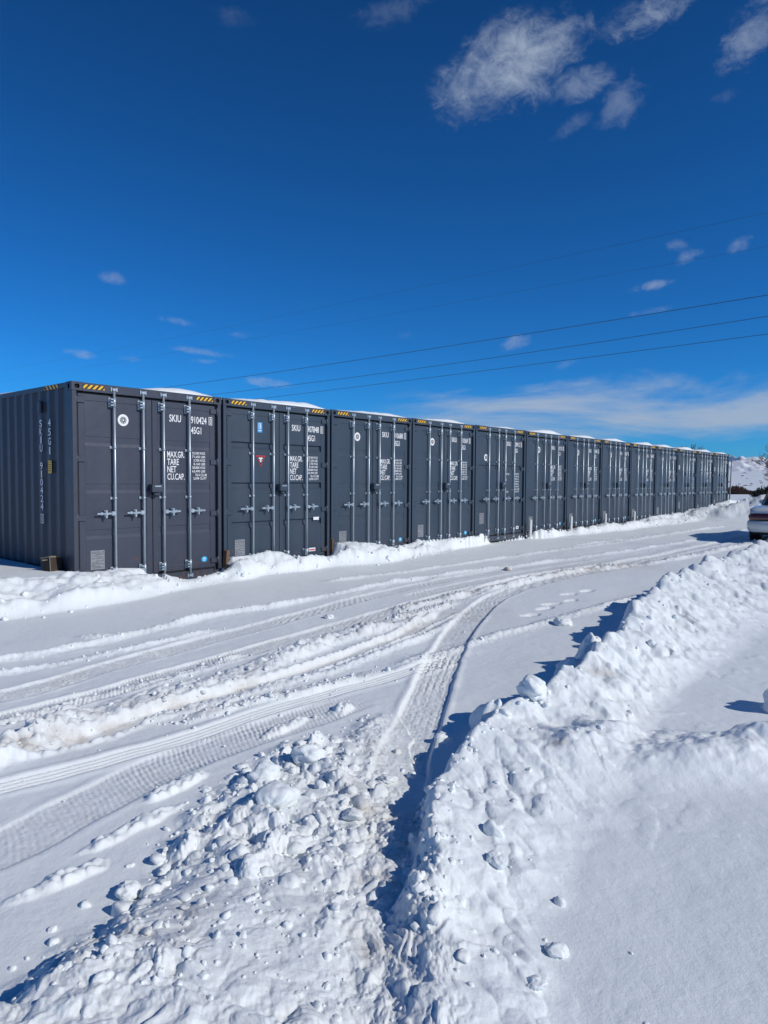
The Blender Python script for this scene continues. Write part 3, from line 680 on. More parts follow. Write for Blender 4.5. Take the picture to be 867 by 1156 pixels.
def ground(x, y):
    """height, dirt, zone (0 field, 1 road, 2 bank) for arrays x, y"""
    x = np.asarray(x, float); y = np.asarray(y, float)
    r = np.hypot(x, y); z = np.zeros_like(x); dirt = np.zeros_like(x)
    u, w = uw(x, y); zone = np.zeros(x.shape, np.int8)
    near = r < 60
    N = np.where(near)[0]
    X = x[N]; Y = y[N]; RR = r[N]; U = u[N]; W_ = w[N]
    fade = 1-ss(25, 55, RR)
    # signed distance to the plough crest: positive = right (parking) side
    cd, ca, cL = seg(X, Y, CRS)
    ch = np.interp(ca, _cl, CRA[:, 2]); beyond = (Y > -50)
    toe = np.interp(U, TU[:, 0], TU[:, 1])
    toe = toe+0.22*fbm(U*0.9, U*0+3, 3, 5)
    road = (cd < 0) & (W_ > toe*0.9)
    # general surface
    g = 0.030*fbm(X*0.35, Y*0.35, 3, 20)+0.012*fbm(X*1.4, Y*1.4, 3, 30)+0.0022*fbm(X*14, Y*14, 3, 40)*(RR < 20)
    zz = g*fade
    rub = poly_sd(X, Y, RUB)+0.10*fbm(X*3, Y*3, 3, 77)
    rubm = ss(-0.08, 0.16, rub)*ss(0.24, -0.06, cd+0.06*fbm(X*5, Y*5, 3, 179))
    tr = np.zeros_like(X)
    calm = 1-0.9*rubm
    for k, (kind, P, a, hw) in enumerate(MARKS):
        A = np.array(P)[:, :2]; lo = A.min(0)-0.8; hi = A.max(0)+0.8
        I = np.where((X > lo[0]) & (X < hi[0]) & (Y > lo[1]) & (Y < hi[1]))[0]
        if not len(I): continue
        xi, yi = X[I], Y[I]; d, s, L = seg(xi, yi, P)
        d = d+0.025*fbm(s*2.2, s*0+k, 3, 100+k)
        e = ss(0, 0.35, s)*ss(0, 0.35, L-s)
        if kind == 'ridge':
            m = (0.55+1.1*np.clip(fbm(s*1.6, d*3, 4, 200+k)+0.3, 0, 1.4))
            q = np.exp(-(d/hw)**2)*m+0.35*np.exp(-((d-2.2*hw)/(hw*1.2))**2)*np.clip(fbm(s*3, d*6, 2, 9), 0, 1)
            lm = lumps(xi*22, yi*22, 300+k)*np.exp(-(d/(hw*1.6))**2)*0.012
            zz[I] += (a*q+lm)*e*calm[I]
        elif kind == 'lumpy':
            m = 0.35+1.0*np.clip(fbm(s*2.5, d*4, 4, 200+k)+0.35, 0, 1.5)
            env = np.exp(-(d/hw)**4)
            q = env*m*0.7+np.exp(-(d/(hw*1.3))**4)*(0.40*lumps(xi*9, yi*9, 310+k)+0.22*lumps(xi*21, yi*21, 311+k))*(0.4+m*0.6)
            zz[I] += a*q*e*calm[I]; dirt[N[I]] += 0.28*env*e
        elif kind == 'rut':
            env = 1-ss(hw*0.75, hw*1.15, np.abs(d)); edge = np.exp(-((np.abs(d)-hw*1.25)/(hw*0.3))**2)
            zz[I] += (-a*env*(0.9+0.2*fbm(s*2, d*9, 2, 8))+a*0.5*edge*(0.4+lumps(xi*16, yi*16, 320+k)))*e*calm[I]
            dirt[N[I]] += 0.42*env*e
        elif kind == 'fine':
            c = 0.5+0.5*np.cos(2*math.pi*d/0.046); env = 1-ss(hw*0.85, hw*1.1, np.abs(d))
            zz[I] += (a*(c**0.7)*env-a*0.9*env)*e*calm[I]
            zz[I] += a*0.5*np.exp(-((np.abs(d)-hw*1.25)/0.03)**2)*e
        elif kind == 'tread':
            env = 1-ss(hw*0.88, hw*1.05, np.abs(d)); lanes = np.abs(((d/hw)*3.0) % 1-0.5)*2      # six rib lanes
            lane_i = np.floor((d/hw)*3.0)
            blk = 0.5+0.5*np.sin(2*math.pi*(s/(0.033 if k != 12 else 0.045)+lane_i*0.37+1.6*d/hw*(1 if k % 2 else -1)+0.5*fbm(s*5, d*6, 3, 50+k)))
            pat = ss(0.35, 0.65, blk)*ss(0.15, 0.45, 1-lanes*0.9)
            br = 0.35+1.1*np.clip(fbm(xi*7, yi*7, 4, 400+k)+0.25, 0, 1)
            br = br*np.clip(0.75+1.3*fbm(s*0.9, d*2, 3, 430+k), 0.15, 1.2)
            amp = a*(1-ss(9, 16, np.hypot(xi, yi))*0.6)
            e2 = ss(0, 0.35, s)*ss(0, 0.35, L-s)
            cal = np.where(rub[I] > -0.1, 0.45, 1.0) if k == 12 else calm[I]
            zz[I] += (amp*0.85*pat*br+0.3*amp*fbm(xi*40, yi*40, 3, 410+k)-amp*1.3)*env*e2*cal
            zz[I] += a*(0.55 if k != 12 else 0.35)*np.exp(-((np.abs(d)-hw*1.16)/0.025)**2)*e2*(0.3+0.9*np.clip(fbm(s*4, d*0+k, 3, 33)+0.4, 0, 1))*cal
            dirt[N[I]] += 0.10*env*e2
            tr[I] = np.maximum(tr[I], env*e2)
    # wind-crust slabs and footprints on the road
    for (fx, fy, a, b, ang, hh) in ((-1.08, 3.52, .22, .05, 1.0, .028), (-1.15, 3.12, .26, .05, .95, .024), (-1.27, 2.72, .2, .06, .9, .03), (-.62, 4.42, .22, .05, 1.0, .03), (-.3, 4.75, .12, .07, 1.1, .04),
                                (-2.9, 6.9, .16, .10, .2, .03), (1.75, 8.2, .15, .06, .5, -.05), (2.0, 8.6, .15, .06, .6, -.05), (2.15, 8.9, .15, .06, .5, -.05), (2.5, 9.2, .15, .06, .6, -.05), (2.6, 9.7, .15, .06, .5, -.05), (2.95, 10.0, .15, .06, .6, -.05)):
        c, s_ = math.cos(ang), math.sin(ang); dx = X-fx; dy = Y-fy
        q = ((dx*c+dy*s_)/a)**2+((-dx*s_+dy*c)/b)**2+0.8*fbm(X*9, Y*9, 3, 60)
        zz += hh*(1-ss(0.2, 1.3, q))*(0.7+0.6*lumps(X*25, Y*25, 61)*(hh > 0))
    # rubble pushed up at the lower left
    xr, yr = X+0.055*fbm(X*8, Y*8, 3, 70), Y+0.055*fbm(X*8, Y*8, 3, 71)
    pile = ss(0.0, 0.35, rub)*(0.045+0.085*ss(3.0, 2.1, Y)*ss(0.0, -0.55, X)+0.02*fbm(X*2, Y*2, 2, 73))
    crumb = 0.038*lumps(xr*6.5, yr*6.5, 72, .85)+0.022*lumps(xr*13, yr*13, 74, .8)+0.008*lumps(xr*27, yr*27, 75)+0.046*fbm(xr*8, yr*8, 5, 76, .6)
    soft = ss(2.75, 2.35, Y+0.25*X)*0.45                       # smoother drift at the very front
    worn_ = ss(-0.20, -0.04, X)*ss(4.9, 4.2, Y)         # trodden strip by the bank
    flat = 0.030+0.009*lumps(xr*30, yr*18, 78)+0.017*fbm(xr*20, yr*13, 5, 79, .6)+0.006*lumps(xr*14, yr*10, 80)
    crumb = crumb*(0.45+0.95*ss(-0.25, 0.2, fbm(X*1.7, Y*1.7, 3, 178)))
    zz += (pile*(1-0.75*worn_)+crumb*(1-soft)*(1-worn_)+flat*worn_)*rubm*(RR < 12)
    # ploughed bank beside the parking area
    cb = ca-0.95; near_c = np.clip((cb-0.6)/3.0, 0, 1)
    wr = np.interp(ca, [0, 1.0, 1.4, 1.7, 2.3, 2.9, 3.5, 4.2, 5, 6, 7.5, 12], [.3, .38, .46, .60, .80, .86, .74, .60, .60, .85, 1.15, 1.6])                    # right-hand width
    wl = np.interp(ca, [0, 1.2, 1.7, 2.3], [.34, .24, .12, .08])+0.06*near_c+0.13*np.clip((cb-3)/5, 0, 1)
    jag = 1+0.50*fbm(ca*3.0, ca*0+1.5, 3, 90)
    off = 0.045*fbm(ca*4.5, ca*0+8, 3, 91)+0.025*lumps(X*8, Y*8, 92)
    dd = cd+off
    left = ss(-1, -0.12, dd/wl); tR = np.clip(dd/wr, 0, 1)
    right = (1-tR)**1.5*(1-0.25*np.exp(-(tR/0.1)**2)*0)
    prof = np.where(dd < 0, left, right)
    ends = ss(0.02, 0.6, ca)*(ca < cL-0.02)
    bm = prof*ends
    rot_x = 0.78*X+0.62*Y; rot_y = -0.62*X+0.78*Y                         # clods smeared down the slope
    wx, wy = 0.17*fbm(X*3.0, Y*3.0, 3, 93), 0.17*fbm(X*3.0, Y*3.0, 3, 193)
    lump_r = 0.085*fbm((rot_y+wx)*1.5, (rot_x+wy)*3.6, 4, 194, .5)+0.050*lumps((rot_y+wx)*3.0, (rot_x+wy)*5.6, 94, .9)+0.022*lumps((rot_y+wx)*7, (rot_x+wy)*11, 95, .85)*(0.4+1.2*ss(-0.15, 0.25, fbm(X*2, Y*2, 2, 197)))+0.007*lumps(X*17+wx*6, Y*17+wy*6, 96)+0.010*fbm(X*20, Y*20, 3, 97)
    env = ss(0, 0.35, bm)*(1-0.2*bm); small = 0.55+0.45*near_c
    skirt = ss(1.9, 0.75, dd/wr)*(dd > 0)                                 # scattered bumps past the toe
    fr = 1-ss(14, 30, RR)*0.7
    zz += (ch*bm*jag+lump_r*env*small*(0.45+0.40*ss(-0.10, 0.10, dd))*fr)*(beyond)
    sp = lumps(X*7+1.2*fbm(X*5, Y*5, 3, 198), Y*7+1.2*fbm(X*5, Y*5, 3, 199), 98)
    zz += np.where(dd > 0, 0.010*np.clip(sp-0.45, 0, 1)*2*skirt*(1-env)*small*(ss(0.35, 0.6, vn(X*3, Y*3, 99)+0.5)), 0)*ends
    # low ridge running off to the right from the bank
    bd, ba, bL = seg(X, Y, BDS)
    bw = 0.30+0.05*fbm(X*2, Y*2, 2, 110)
    be = np.exp(-np.abs(bd/bw)**2.6)*(ss(0, 0.5, ba)+0.0)*(X > 0.6)
    zz += be*(0.15+0.10*fbm(X*2.2, Y*3, 5, 111, .55)+0.010*lumps(X*6+fbm(X*5, Y*5, 2, 9), Y*9, 112))*ss(0.15, 0.6, dd)
    # banked snow along the container doors and along the side
    hf = np.interp(U, HF[:, 0], HF[:, 1])
    tw = np.clip(W_/np.maximum(toe, 0.2), 0, 1)
    side = (U < -0.02)
    hb = np.maximum(hf, 0)*(1-tw)**0.75*(1-0.25*tw)
    low = np.where(hf < 0.2, 1, 0.3)*0.11*np.exp(-((tw-0.62)/0.22)**2)*(U > -6)*(U < 31)
    bank = hb+low+np.minimum(hf, 0)*(1-tw)
    inb = (W_ < toe) & ((W_ > -0.14) | side)
    bl = (0.12*fbm(U*1.1, W_*2, 5, 120, .55)+0.020*lumps(U*3.0+0.4*fbm(U*3, W_*3, 2, 123), W_*4, 121)+0.012*lumps(U*9, W_*9, 122))*ss(0, 0.12, tw)*ss(1.0, 0.75, tw)
    bl = np.where(RR < 40, bl, 0)
    zz += np.where(inb, bank+bl*1.0*(hf > 0.0)+bl*0.4, 0)
    inside = (W_ < -0.10) & (U > 0.02) & (U < 13*SP-0.05) & (W_ > -CL)
    zz = np.where(inside, -0.06, zz)
    zz = np.where((W_ < 0.0) & (W_ > -CL) & side & (U > -0.5), np.maximum(zz, 0.24), zz)
    # far plough pile
    pd, pa, pL = seg(X, Y, PLS[:, :2]); ph = np.interp(pa, _pl, PLS[:, 2]); pw = 0.6+1.1*ph
    pe = np.exp(-np.abs(pd/pw)**1.9)*ss(0, 0.4, pa+0.01)
    zz += ph*pe*(1+0.25*fbm(X*0.8, Y*0.8, 4, 130))+pe*(0.12*fbm(X*2.5, Y*2.5, 5, 132, .6)+0.07*lumps(X*2.3, Y*2.3, 131))
    # field behind rises slightly beside the last container
    zz += 0.25*ss(29, 34, RR)*ss(0.44, 0.50, X/np.maximum(Y, 1))*(1-ss(50, 60, RR)) 
    z[N] = zz
    for (a, b, rad, am) in DIRTSPOTS:
        dirt[N] += am*np.exp(-((X-a)**2+(Y-b)**2)/rad**2)
    dirt[N] += 0.16*rubm+0.30*worn_*rubm*ss(0.1, 0.4, fbm(X*5, Y*5, 3, 140)+0.2)
    dirt[N] += 0.10*tr
    zone[N[(cd < 0) & (W_ > toe*1.0)]] = 1
    zone[N[(bm > 0.06) & (beyond)]] = 2
    zone[N[inb & (~inside) & (U > -6) & (U < 34)]] = 3
    zone[N[(pe*ph > 0.12)]] = 4
    zone[N[(rubm > 0.5) & (cd < 0) & (bm < 0.06)]] = 5
    # far terrain: slight drop, plain, then the hills
    F = np.where(r >= 50)[0]; q = r[F]; az = np.arctan2(x[F], y[F])
    far = 0.25*ss(50, 60, q)*0
    far = -6.2*ss(90, 330, q)+0.35*fbm(x[F]/22, y[F]/22, 3, 150)*ss(50, 90, q)
    far += 75*ss(2300, 5600, q)+3.0*fbm(x[F]/260, y[F]/260, 4, 151)*ss(300, 900, q)
    rid = 1-2*np.abs(fbm(x[F]/1500, y[F]/1500, 6, 152, 0.55))
    hl = ss(6200, 10500, q)
    far += hl*(110+190*np.clip(rid, 0, 1)*(0.5+0.5*ss(7000, 12000, q))-60+150*fbm(x[F]/520, y[F]/520, 6, 153, 0.62))
    z[F] += far
    zone[F[q > 6200]] = 6
    return z, np.clip(dirt, 0, 1.3), zone

# ------------------------------------------------------------------ ground sheet (fan of rings, finer close by)
def rings():
    r = [0.0001, 0.5, 0.9, 1.25, 1.5]; q = 1.7
    while q < 14000:
        r.append(q)
        k = 0.0026 if q < 7 else 0.0042 if q < 14 else 0.0065 if q < 40 else 0.02 if q < 120 else 0.03 if q < 5000 else 0.012
        q *= 1+k
    return np.array(r)
RG = rings()
az = np.concatenate([np.linspace(-180, -50, 66, endpoint=False), np.linspace(-50, -34, 50, endpoint=False), np.linspace(-34, 34, 820, endpoint=False), np.linspace(34, 50, 50, endpoint=False), np.linspace(50, 180, 66, endpoint=False)])
AZ = np.radians(az); nr, na = len(RG), len(AZ)
gx = (RG[:, None]*np.sin(AZ)[None]).ravel(); gy = (RG[:, None]*np.cos(AZ)[None]).ravel()
gz, gd, gzone = ground(gx, gy)
V = np.stack([gx, gy, gz], 1)
i0 = (np.arange(nr-1)[:, None]*na+np.arange(na)[None]); i1 = (np.arange(nr-1)[:, None]*na+((np.arange(na)+1) % na)[None])
Q = np.stack([i0, i0+na, i1+na, i1], -1).reshape(-1, 4)
# per-vertex normals from the whole sheet so the pieces shade without seams
fn = np.cross(V[Q[:, 2]]-V[Q[:, 0]], V[Q[:, 3]]-V[Q[:, 1]]); fn[fn[:, 2] < 0] *= -1
vnm = np.zeros_like(V)
for k in range(4):
    for c in range(3): vnm[:, c] += np.bincount(Q[:, k], weights=fn[:, c], minlength=len(V))
vnm /= np.maximum(np.linalg.norm(vnm, axis=1), 1e-12)[:, None]
if np.cross(V[Q[200000, 1]]-V[Q[200000, 0]], V[Q[200000, 2]]-V[Q[200000, 0]])[2] < 0: Q = Q[:, ::-1]
fz = gzone[Q[:, 0]]
def make_piece(name, mask, m, cat=None, label=None, kind='structure'):
    q = Q[mask]; 
    if not len(q): return None
    used = np.unique(q); mp = np.zeros(len(V), np.int64); mp[used] = np.arange(len(used)); q = mp[q]
    me = bpy.data.meshes.new(name); nv, nf = len(used), len(q)
    me.vertices.add(nv); me.vertices.foreach_set('co', V[used].astype(np.float32).ravel())
    me.loops.add(nf*4); me.loops.foreach_set('vertex_index', q.ravel().astype(np.int32))
    me.polygons.add(nf); me.polygons.foreach_set('loop_start', (np.arange(nf)*4).astype(np.int32)); me.polygons.foreach_set('loop_total', np.full(nf, 4, np.int32))
    me.update(calc_edges=True)
    me.polygons.foreach_set('use_smooth', np.ones(nf, bool))
    at = me.attributes.new('dirt', 'FLOAT', 'POINT'); at.data.foreach_set('value', gd[used].astype(np.float32))
    me.normals_split_custom_set_from_vertices(vnm[used].astype(np.float32))
    me.materials.append(m); o = link(name, me); tag(o, label, cat, None, kind); return o

# hill material: snow with scrub and rock patches
hm = mat('snowy_hillside', (0.6, 0.62, 0.66), 0.8); nt = hm.node_tree; b = nt.nodes['Principled BSDF']
geo = nt.nodes.new('ShaderNodeNewGeometry'); n = nt.nodes.new('ShaderNodeTexNoise'); n.inputs['Scale'].default_value = 0.004; n.inputs['Detail'].default_value = 12; n.inputs['Roughness'].default_value = 0.7
nt.links.new(geo.outputs['Position'], n.inputs['Vector']); r_ = nt.nodes.new('ShaderNodeMapRange'); r_.inputs[1].default_value = 0.50; r_.inputs[2].default_value = 0.62
nt.links.new(n.outputs['Fac'], r_.inputs[0]); x_ = nt.nodes.new('ShaderNodeMix'); x_.data_type = 'RGBA'
x_.inputs[6].default_value = (0.80, 0.82, 0.86, 1); x_.inputs[7].default_value = (0.36, 0.37, 0.41, 1)
nt.links.new(r_.outputs[0], x_.inputs[0]); nt.links.new(x_.outputs[2], b.inputs['Base Color'])

make_piece('snow_field', fz == 0, M['snow'], label='open snow covered ground around the yard')
make_piece('snowy_road', fz == 1, M['snow'], label='snow packed drive with tyre tracks in front of the containers')
make_piece('snow_bank', fz == 2, M['snow'], label='long ploughed snow bank at the right edge of the drive')
make_piece('snow_bank', fz == 3, M['snow'], label='low snow bank heaped along the container doors')
make_piece('snow_mound', fz == 4, M['snow'], label='tall ploughed snow mound behind the parked car')
make_piece('churned_snow', fz == 5, M['snow'], label='churned lumpy snow in the foreground')
make_piece('hills', fz == 6, hm, label='snow covered hills on the horizon')

# ------------------------------------------------------------------ snow clods
def ico(sub):
    bm = bmesh.new(); bmesh.ops.create_icosphere(bm, subdivisions=sub, radius=1.0)
    v = np.array([p.co[:] for p in bm.verts]); f = np.array([[q.index for q in p.verts] for p in bm.faces]); bm.free(); return v, f
I2 = ico(2); I3 = ico(3); I4 = ico(4)
def clod_shape(base, seed):
    v, f = base; rr = np.random.default_rng(seed); o = rr.uniform(0, 50, 3); sc_ = rr.uniform(0.7, 1.25, 3); sc_[2] *= 0.8
    n = 0.40*(fbm(v[:, 0]*1.1+o[0]+v[:, 2], v[:, 1]*1.1+o[1]-v[:, 2]*0.7, 2, seed)) + 0.22*fbm(v[:, 0]*2.9+v[:, 2]*2+o[2], v[:, 1]*2.9+v[:, 2]*1.3, 3, seed+5)
    p = v*(1+n)[:, None]
    for k in range(rr.integers(1, 4)):       # flat broken faces
        d = rr.normal(size=3); d /= np.linalg.norm(d); t = p@d; c = rr.uniform(0.5, 0.85); p = p-np.maximum(t-c, 0)[:, None]*d*0.6
    p = p+0.10*np.stack([fbm(v[:, 0]*5+o[j]+v[:, 2]*3, v[:, 1]*5+v[:, 2]*4-o[j], 3, seed+31*j) for j in range(3)], 1)
    return p*sc_, f
VAR2 = [clod_shape(I2, k) for k in range(24)]; VAR3 = [clod_shape(I3, 100+k) for k in range(24)]; VAR4 = [clod_shape(I4, 200+k) for k in range(14)]
def rotm(a, b, c):
    return np.array((Matrix.Rotation(a, 3, 'Z') @ Matrix.Rotation(b, 3, 'X') @ Matrix.Rotation(c, 3, 'Y')))
def raw_mesh(name, v, f, dirtv=0.1):
    me = bpy.data.meshes.new(name); nf = len(f)
    me.vertices.add(len(v)); me.vertices.foreach_set('co', v.astype(np.float32).ravel())
    me.loops.add(nf*3); me.loops.foreach_set('vertex_index', f.ravel().astype(np.int32))
    me.polygons.add(nf); me.polygons.foreach_set('loop_start', (np.arange(nf)*3).astype(np.int32)); me.polygons.foreach_set('loop_total', np.full(nf, 3, np.int32))
    me.update(calc_edges=True); me.polygons.foreach_set('use_smooth', np.ones(nf, bool))
    at = me.attributes.new('dirt', 'FLOAT', 'POINT'); at.data.foreach_set('value', np.full(len(v), dirtv, np.float32) if np.isscalar(dirtv) else dirtv.astype(np.float32))
    me.materials.append(M['snow']); return me
pts = []   # x, y, size, sink
def scatter(n, fn_, smin, smax, p=2.2, sink=0.25):
    k = 0
    while k < n:
        x, y = fn_(); s = smin*(1-RNG.random()*(1-(smin/smax)**p))**(-1/p)
        pts.append((x, y, min(s, smax), sink)); k += 1
def in_rub():
    while True:
        x = RNG.uniform(-1.3, 0.15); y = RNG.uniform(1.9, 4.8)
        s = poly_sd(np.array([x]), np.array([y]), RUB)[0]
        if s > -0.12+0.25*RNG.random()**3 and (x < -0.10 or RNG.random() < 0.25): return x, y
def along(A, spread, left=1.0, t0=0, t1=1):
    A = np.array(A)[:, :2]; l = np.concatenate([[0], np.cumsum(np.hypot(*np.diff(A, axis=0).T))])
    def f():
        t = RNG.uniform(t0, t1)*l[-1]; x = np.interp(t, l, A[:, 0]); y = np.interp(t, l, A[:, 1])
        a = RNG.normal()*spread; b_ = RNG.normal()*spread*0.4; return x+a*left, y+b_
    return f
scatter(480, in_rub, 0.006, 0.034, 1.4, 0.30)
def in_rub_far():
    while True:
        p = in_rub()
        if p[1] > 2.5: return p
scatter(34, in_rub_far, 0.032, 0.058, 1.2, 0.34)
scatter(60, along(CRS[10:55], 0.06), 0.008, 0.035, 1.8, 0.30)
foot = along(CRS[12:36], 0.035)
scatter(90, lambda: (lambda p: (p[0]-0.09, p[1]+0.03))(foot()), 0.008, 0.028, 1.6, 0.22)
scatter(90, along(CRS[30:80], 0.25), 0.015, 0.07, 1.8, 0.32)
def crest_right():
    x, y = along(CRS[2:60], 0.02)(); a = abs(RNG.normal())*0.34; return x+a, y-a*0.35
scatter(34, crest_right, 0.008, 0.030, 1.8, 0.34)
for k, (kind, P, a, hw) in enumerate(MARKS):
    if kind in ('lumpy',): scatter(130, along(P, hw*1.1), 0.007, 0.035, 2.0, 0.15)
    elif kind in ('ridge',): scatter(45, along(P, hw*1.4), 0.006, 0.022, 2.2, 0.15)
    else: scatter(20, along(P, hw*1.2), 0.006, 0.018, 2.2, 0.15)
def bank_pt():
    u = RNG.uniform(-1.5, 30); t = np.interp(u, TU[:, 0], TU[:, 1]); w = t*RNG.uniform(0.35, 1.12)
    return P0[0]+u*DX+w*NX, P0[1]+u*DY+w*NY
scatter(420, bank_pt, 0.012, 0.075, 2.0, 0.3)
def pile_pt():
    x, y = along(PLS, 0.8)(); return x, y
scatter(90, pile_pt, 0.05, 0.2, 2, 0.4)
PT = np.array(pts); pz, pdirt, _z = ground(PT[:, 0], PT[:, 1])
av, af, ad = [], [], []; off = 0
for (x, y, s, sk), z, dr in zip(PT, pz, pdirt):
    d_ = math.hypot(x, y); px = s/d_*725
    vv, ff = (VAR4[RNG.integers(14)] if px > 14 else VAR3[RNG.integers(24)] if px > 3.5 else VAR2[RNG.integers(24)])
    m_ = rotm(RNG.uniform(0, 6.28), RNG.normal()*0.5, RNG.normal()*0.5)
    q = (vv@m_.T)*s; q[:, 2] += z+s*(0.55-sk*2); q[:, 0] += x; q[:, 1] += y
    av.append(q); af.append(ff+off); off += len(q); ad.append(np.full(len(q), min(dr, 0.5)*RNG.choice([0.6, 1.0, 1.6], p=[.7, .2, .1])))
o = link('snow_clods', raw_mesh('snow_clods', np.concatenate(av), np.concatenate(af), np.concatenate(ad)))
tag(o, 'broken snow clods scattered over the churned snow, ridges and banks', None, None, 'stuff')

# countable lone blocks
BLK = [((2.80, 4.74), .16, .9, 'snow block added just past the right edge to cast the shadow by the low ridge', 0),  # added just out of frame so that its shadow falls into view
 ((0.70, 4.32), .135, .8, 'large peaked snow block standing on the near left shoulder of the plough bank', 0),
 ((0.95, 4.42), .10, .8, 'snow block just right of the large peaked block on the bank', 0),
 ((1.55, 5.55), .135, .9, 'upright snow block on the bank crest above the brown stain', 0),
 ((1.78, 5.85), .155, .9, 'tallest pointed snow block on the bank crest right of the upright one', 0),
 ((1.98, 7.65), .085, .5, 'lone round snow clod on the smooth drive left of the bank shadow', 0),
 ((-0.62, 7.95), .055, .6, 'small bright snow clod alone on the drive in front of the third container', .3),
 ((2.20, 12.3), .085, .5, 'brown tinted snow clod on the drive before the sixth container', 1.2),
 ((0.46, 2.72), .050, .7, 'knobby snow lump on the near bank slope casting a small dark shadow', 0),
 ((0.60, 2.30), .034, .6, 'small snow lump at the foot of the near bank by the smooth snow', 0),
 ((0.49, 2.12), .036, .5, 'lowest snow lump at the bottom of the near bank slope', 0),
 ((0.04, 3.62), .040, .5, 'pale snow clod in the bank shadow on the curved tyre track', 0),
 ((-0.98, 2.62), .060, .7, 'rounded snow clod at the left edge of the churned snow', 0),
 ((-0.62, 3.55), .095, .6, 'big flat topped snow lump at the upper left of the churned snow', 0),
 ((-0.42, 3.78), .085, .6, 'big snow lump right of the flat topped one in the churned snow', 0),
 ((-0.50, 3.25), .080, .6, 'broad snow lump in the middle of the churned snow', 0),
 ((-0.14, 3.15), .050, .5, 'wedge shaped snow lump near the trodden strip of churned snow', .3)]
bz, _, _ = ground(np.array([b_[0][0] for b_ in BLK]), np.array([b_[0][1] for b_ in BLK]))
for k, ((p, s, fl, lab, dv), z) in enumerate(zip(BLK, bz)):
    vv, ff = clod_shape(I4, 500+k); q = vv.copy()
    if k in (1, 2, 3, 4): q[:, 2] *= 1.25; t = np.clip(q[:, 2], 0, 2); q[:, :2] *= (1.15-0.5*t)[:, None]
    q = (q@rotm(RNG.uniform(0, 6), RNG.normal()*0.15, RNG.normal()*0.15).T)*s*np.array([1, 1, fl+0.2])
    q += 0.035*s*np.stack([fbm(q[:, 0]/s*6, q[:, 1]/s*6+j*9, 2, k) for j in range(3)], 1)
    o = link('snow_block', raw_mesh('snow_block', q, ff, dv)); o.location = (p[0], p[1], z+s*0.30)
    tag(o, lab, 'snow block', 'loose snow blocks')

# ------------------------------------------------------------------ snow on the roofs
def roof_snow():
    nu, nv = 700, 90
    us = np.linspace(0.0, 13*SP-0.04, nu); vv = np.concatenate([np.linspace(0.0, 0.6, 30), np.linspace(0.65, CL, nv-30)])
    U, Vv = np.meshgrid(us, vv, indexing='ij'); fu = (U/SP) % 1; ci = np.floor(U/SP)
    peak = 0.58+0.22*_h(ci, ci*0, 5); amp = 0.062+0.055*_h(ci, ci*0, 6)
    prof = ss(-0.1, 1, np.where(fu < peak, fu/peak, (1.02-fu)/(1.02-peak)))
    H = 0.028+amp*prof+0.018*fbm(U*1.5, Vv*1.5, 3, 160)+0.012*fbm(U*5, Vv*4, 3, 161)
    H = np.where(ci == 0, H*ss(0.25, 0.75, fu)+0.0, H)
    H = H+ss(0.4, 4, Vv)*0.07
    edge = np.sqrt(np.clip((Vv-(0.035+0.03*fbm(U*2, U*0, 3, 162)))/0.16, 0, 1))*np.sqrt(np.clip(U/0.12, 0, 1))*np.sqrt(np.clip((13*SP-0.04-U)/0.12, 0, 1))*np.sqrt(np.clip((CL-Vv)/0.1, 0, 1))
    Z = CH-0.03+np.maximum(H, 0)*edge+0.026*edge
    X = P0[0]+U*DX-Vv*NX; Y = P0[1]+U*DY-Vv*NY
    a, b_ = U.shape; v = np.stack([X, Y, Z], -1).reshape(-1, 3); i = np.arange(a-1)[:, None]*b_+np.arange(b_-1)[None]
    f = np.concatenate([np.stack([i, i+b_, i+b_+1], -1).reshape(-1, 3), np.stack([i, i+b_+1, i+1], -1).reshape(-1, 3)])
    me = raw_mesh('roof_snow', v, f, 0.0); me.materials.clear(); me.materials.append(M['snow_roof'])
    tag(link('roof_snow', me), 'wind smoothed snow lying along the container roofs', None, None, 'stuff')
roof_snow()

# ------------------------------------------------------------------ small things by the containers
def at_uw(u, w, z=0): return (P0[0]+u*DX+w*NX, P0[1]+u*DY+w*NY, z)
RZ = math.atan2(DY, DX)
cr = empty('wooden_crate', at_uw(-0.12, -0.40, 0.22), RZ); tag(cr, 'weathered open wooden crate half sunk in snow against the near container side', 'crate')
cr.scale = (.62, .62, 1.0); cr.rotation_euler = (R(-9), R(4), RZ+R(14))
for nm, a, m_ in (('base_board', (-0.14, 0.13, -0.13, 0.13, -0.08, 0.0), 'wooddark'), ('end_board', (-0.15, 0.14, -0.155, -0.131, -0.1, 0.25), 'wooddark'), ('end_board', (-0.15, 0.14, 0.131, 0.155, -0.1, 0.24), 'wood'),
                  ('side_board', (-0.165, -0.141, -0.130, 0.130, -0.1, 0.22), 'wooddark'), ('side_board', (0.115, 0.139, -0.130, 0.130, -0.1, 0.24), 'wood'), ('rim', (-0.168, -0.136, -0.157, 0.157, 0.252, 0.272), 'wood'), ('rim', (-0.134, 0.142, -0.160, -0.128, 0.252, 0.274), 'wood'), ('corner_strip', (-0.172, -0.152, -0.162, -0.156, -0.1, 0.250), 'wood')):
    mb = MB(); mb.box(*a, 0, 0.003); link(nm, mb.mesh(nm, [M[m_]]), cr)
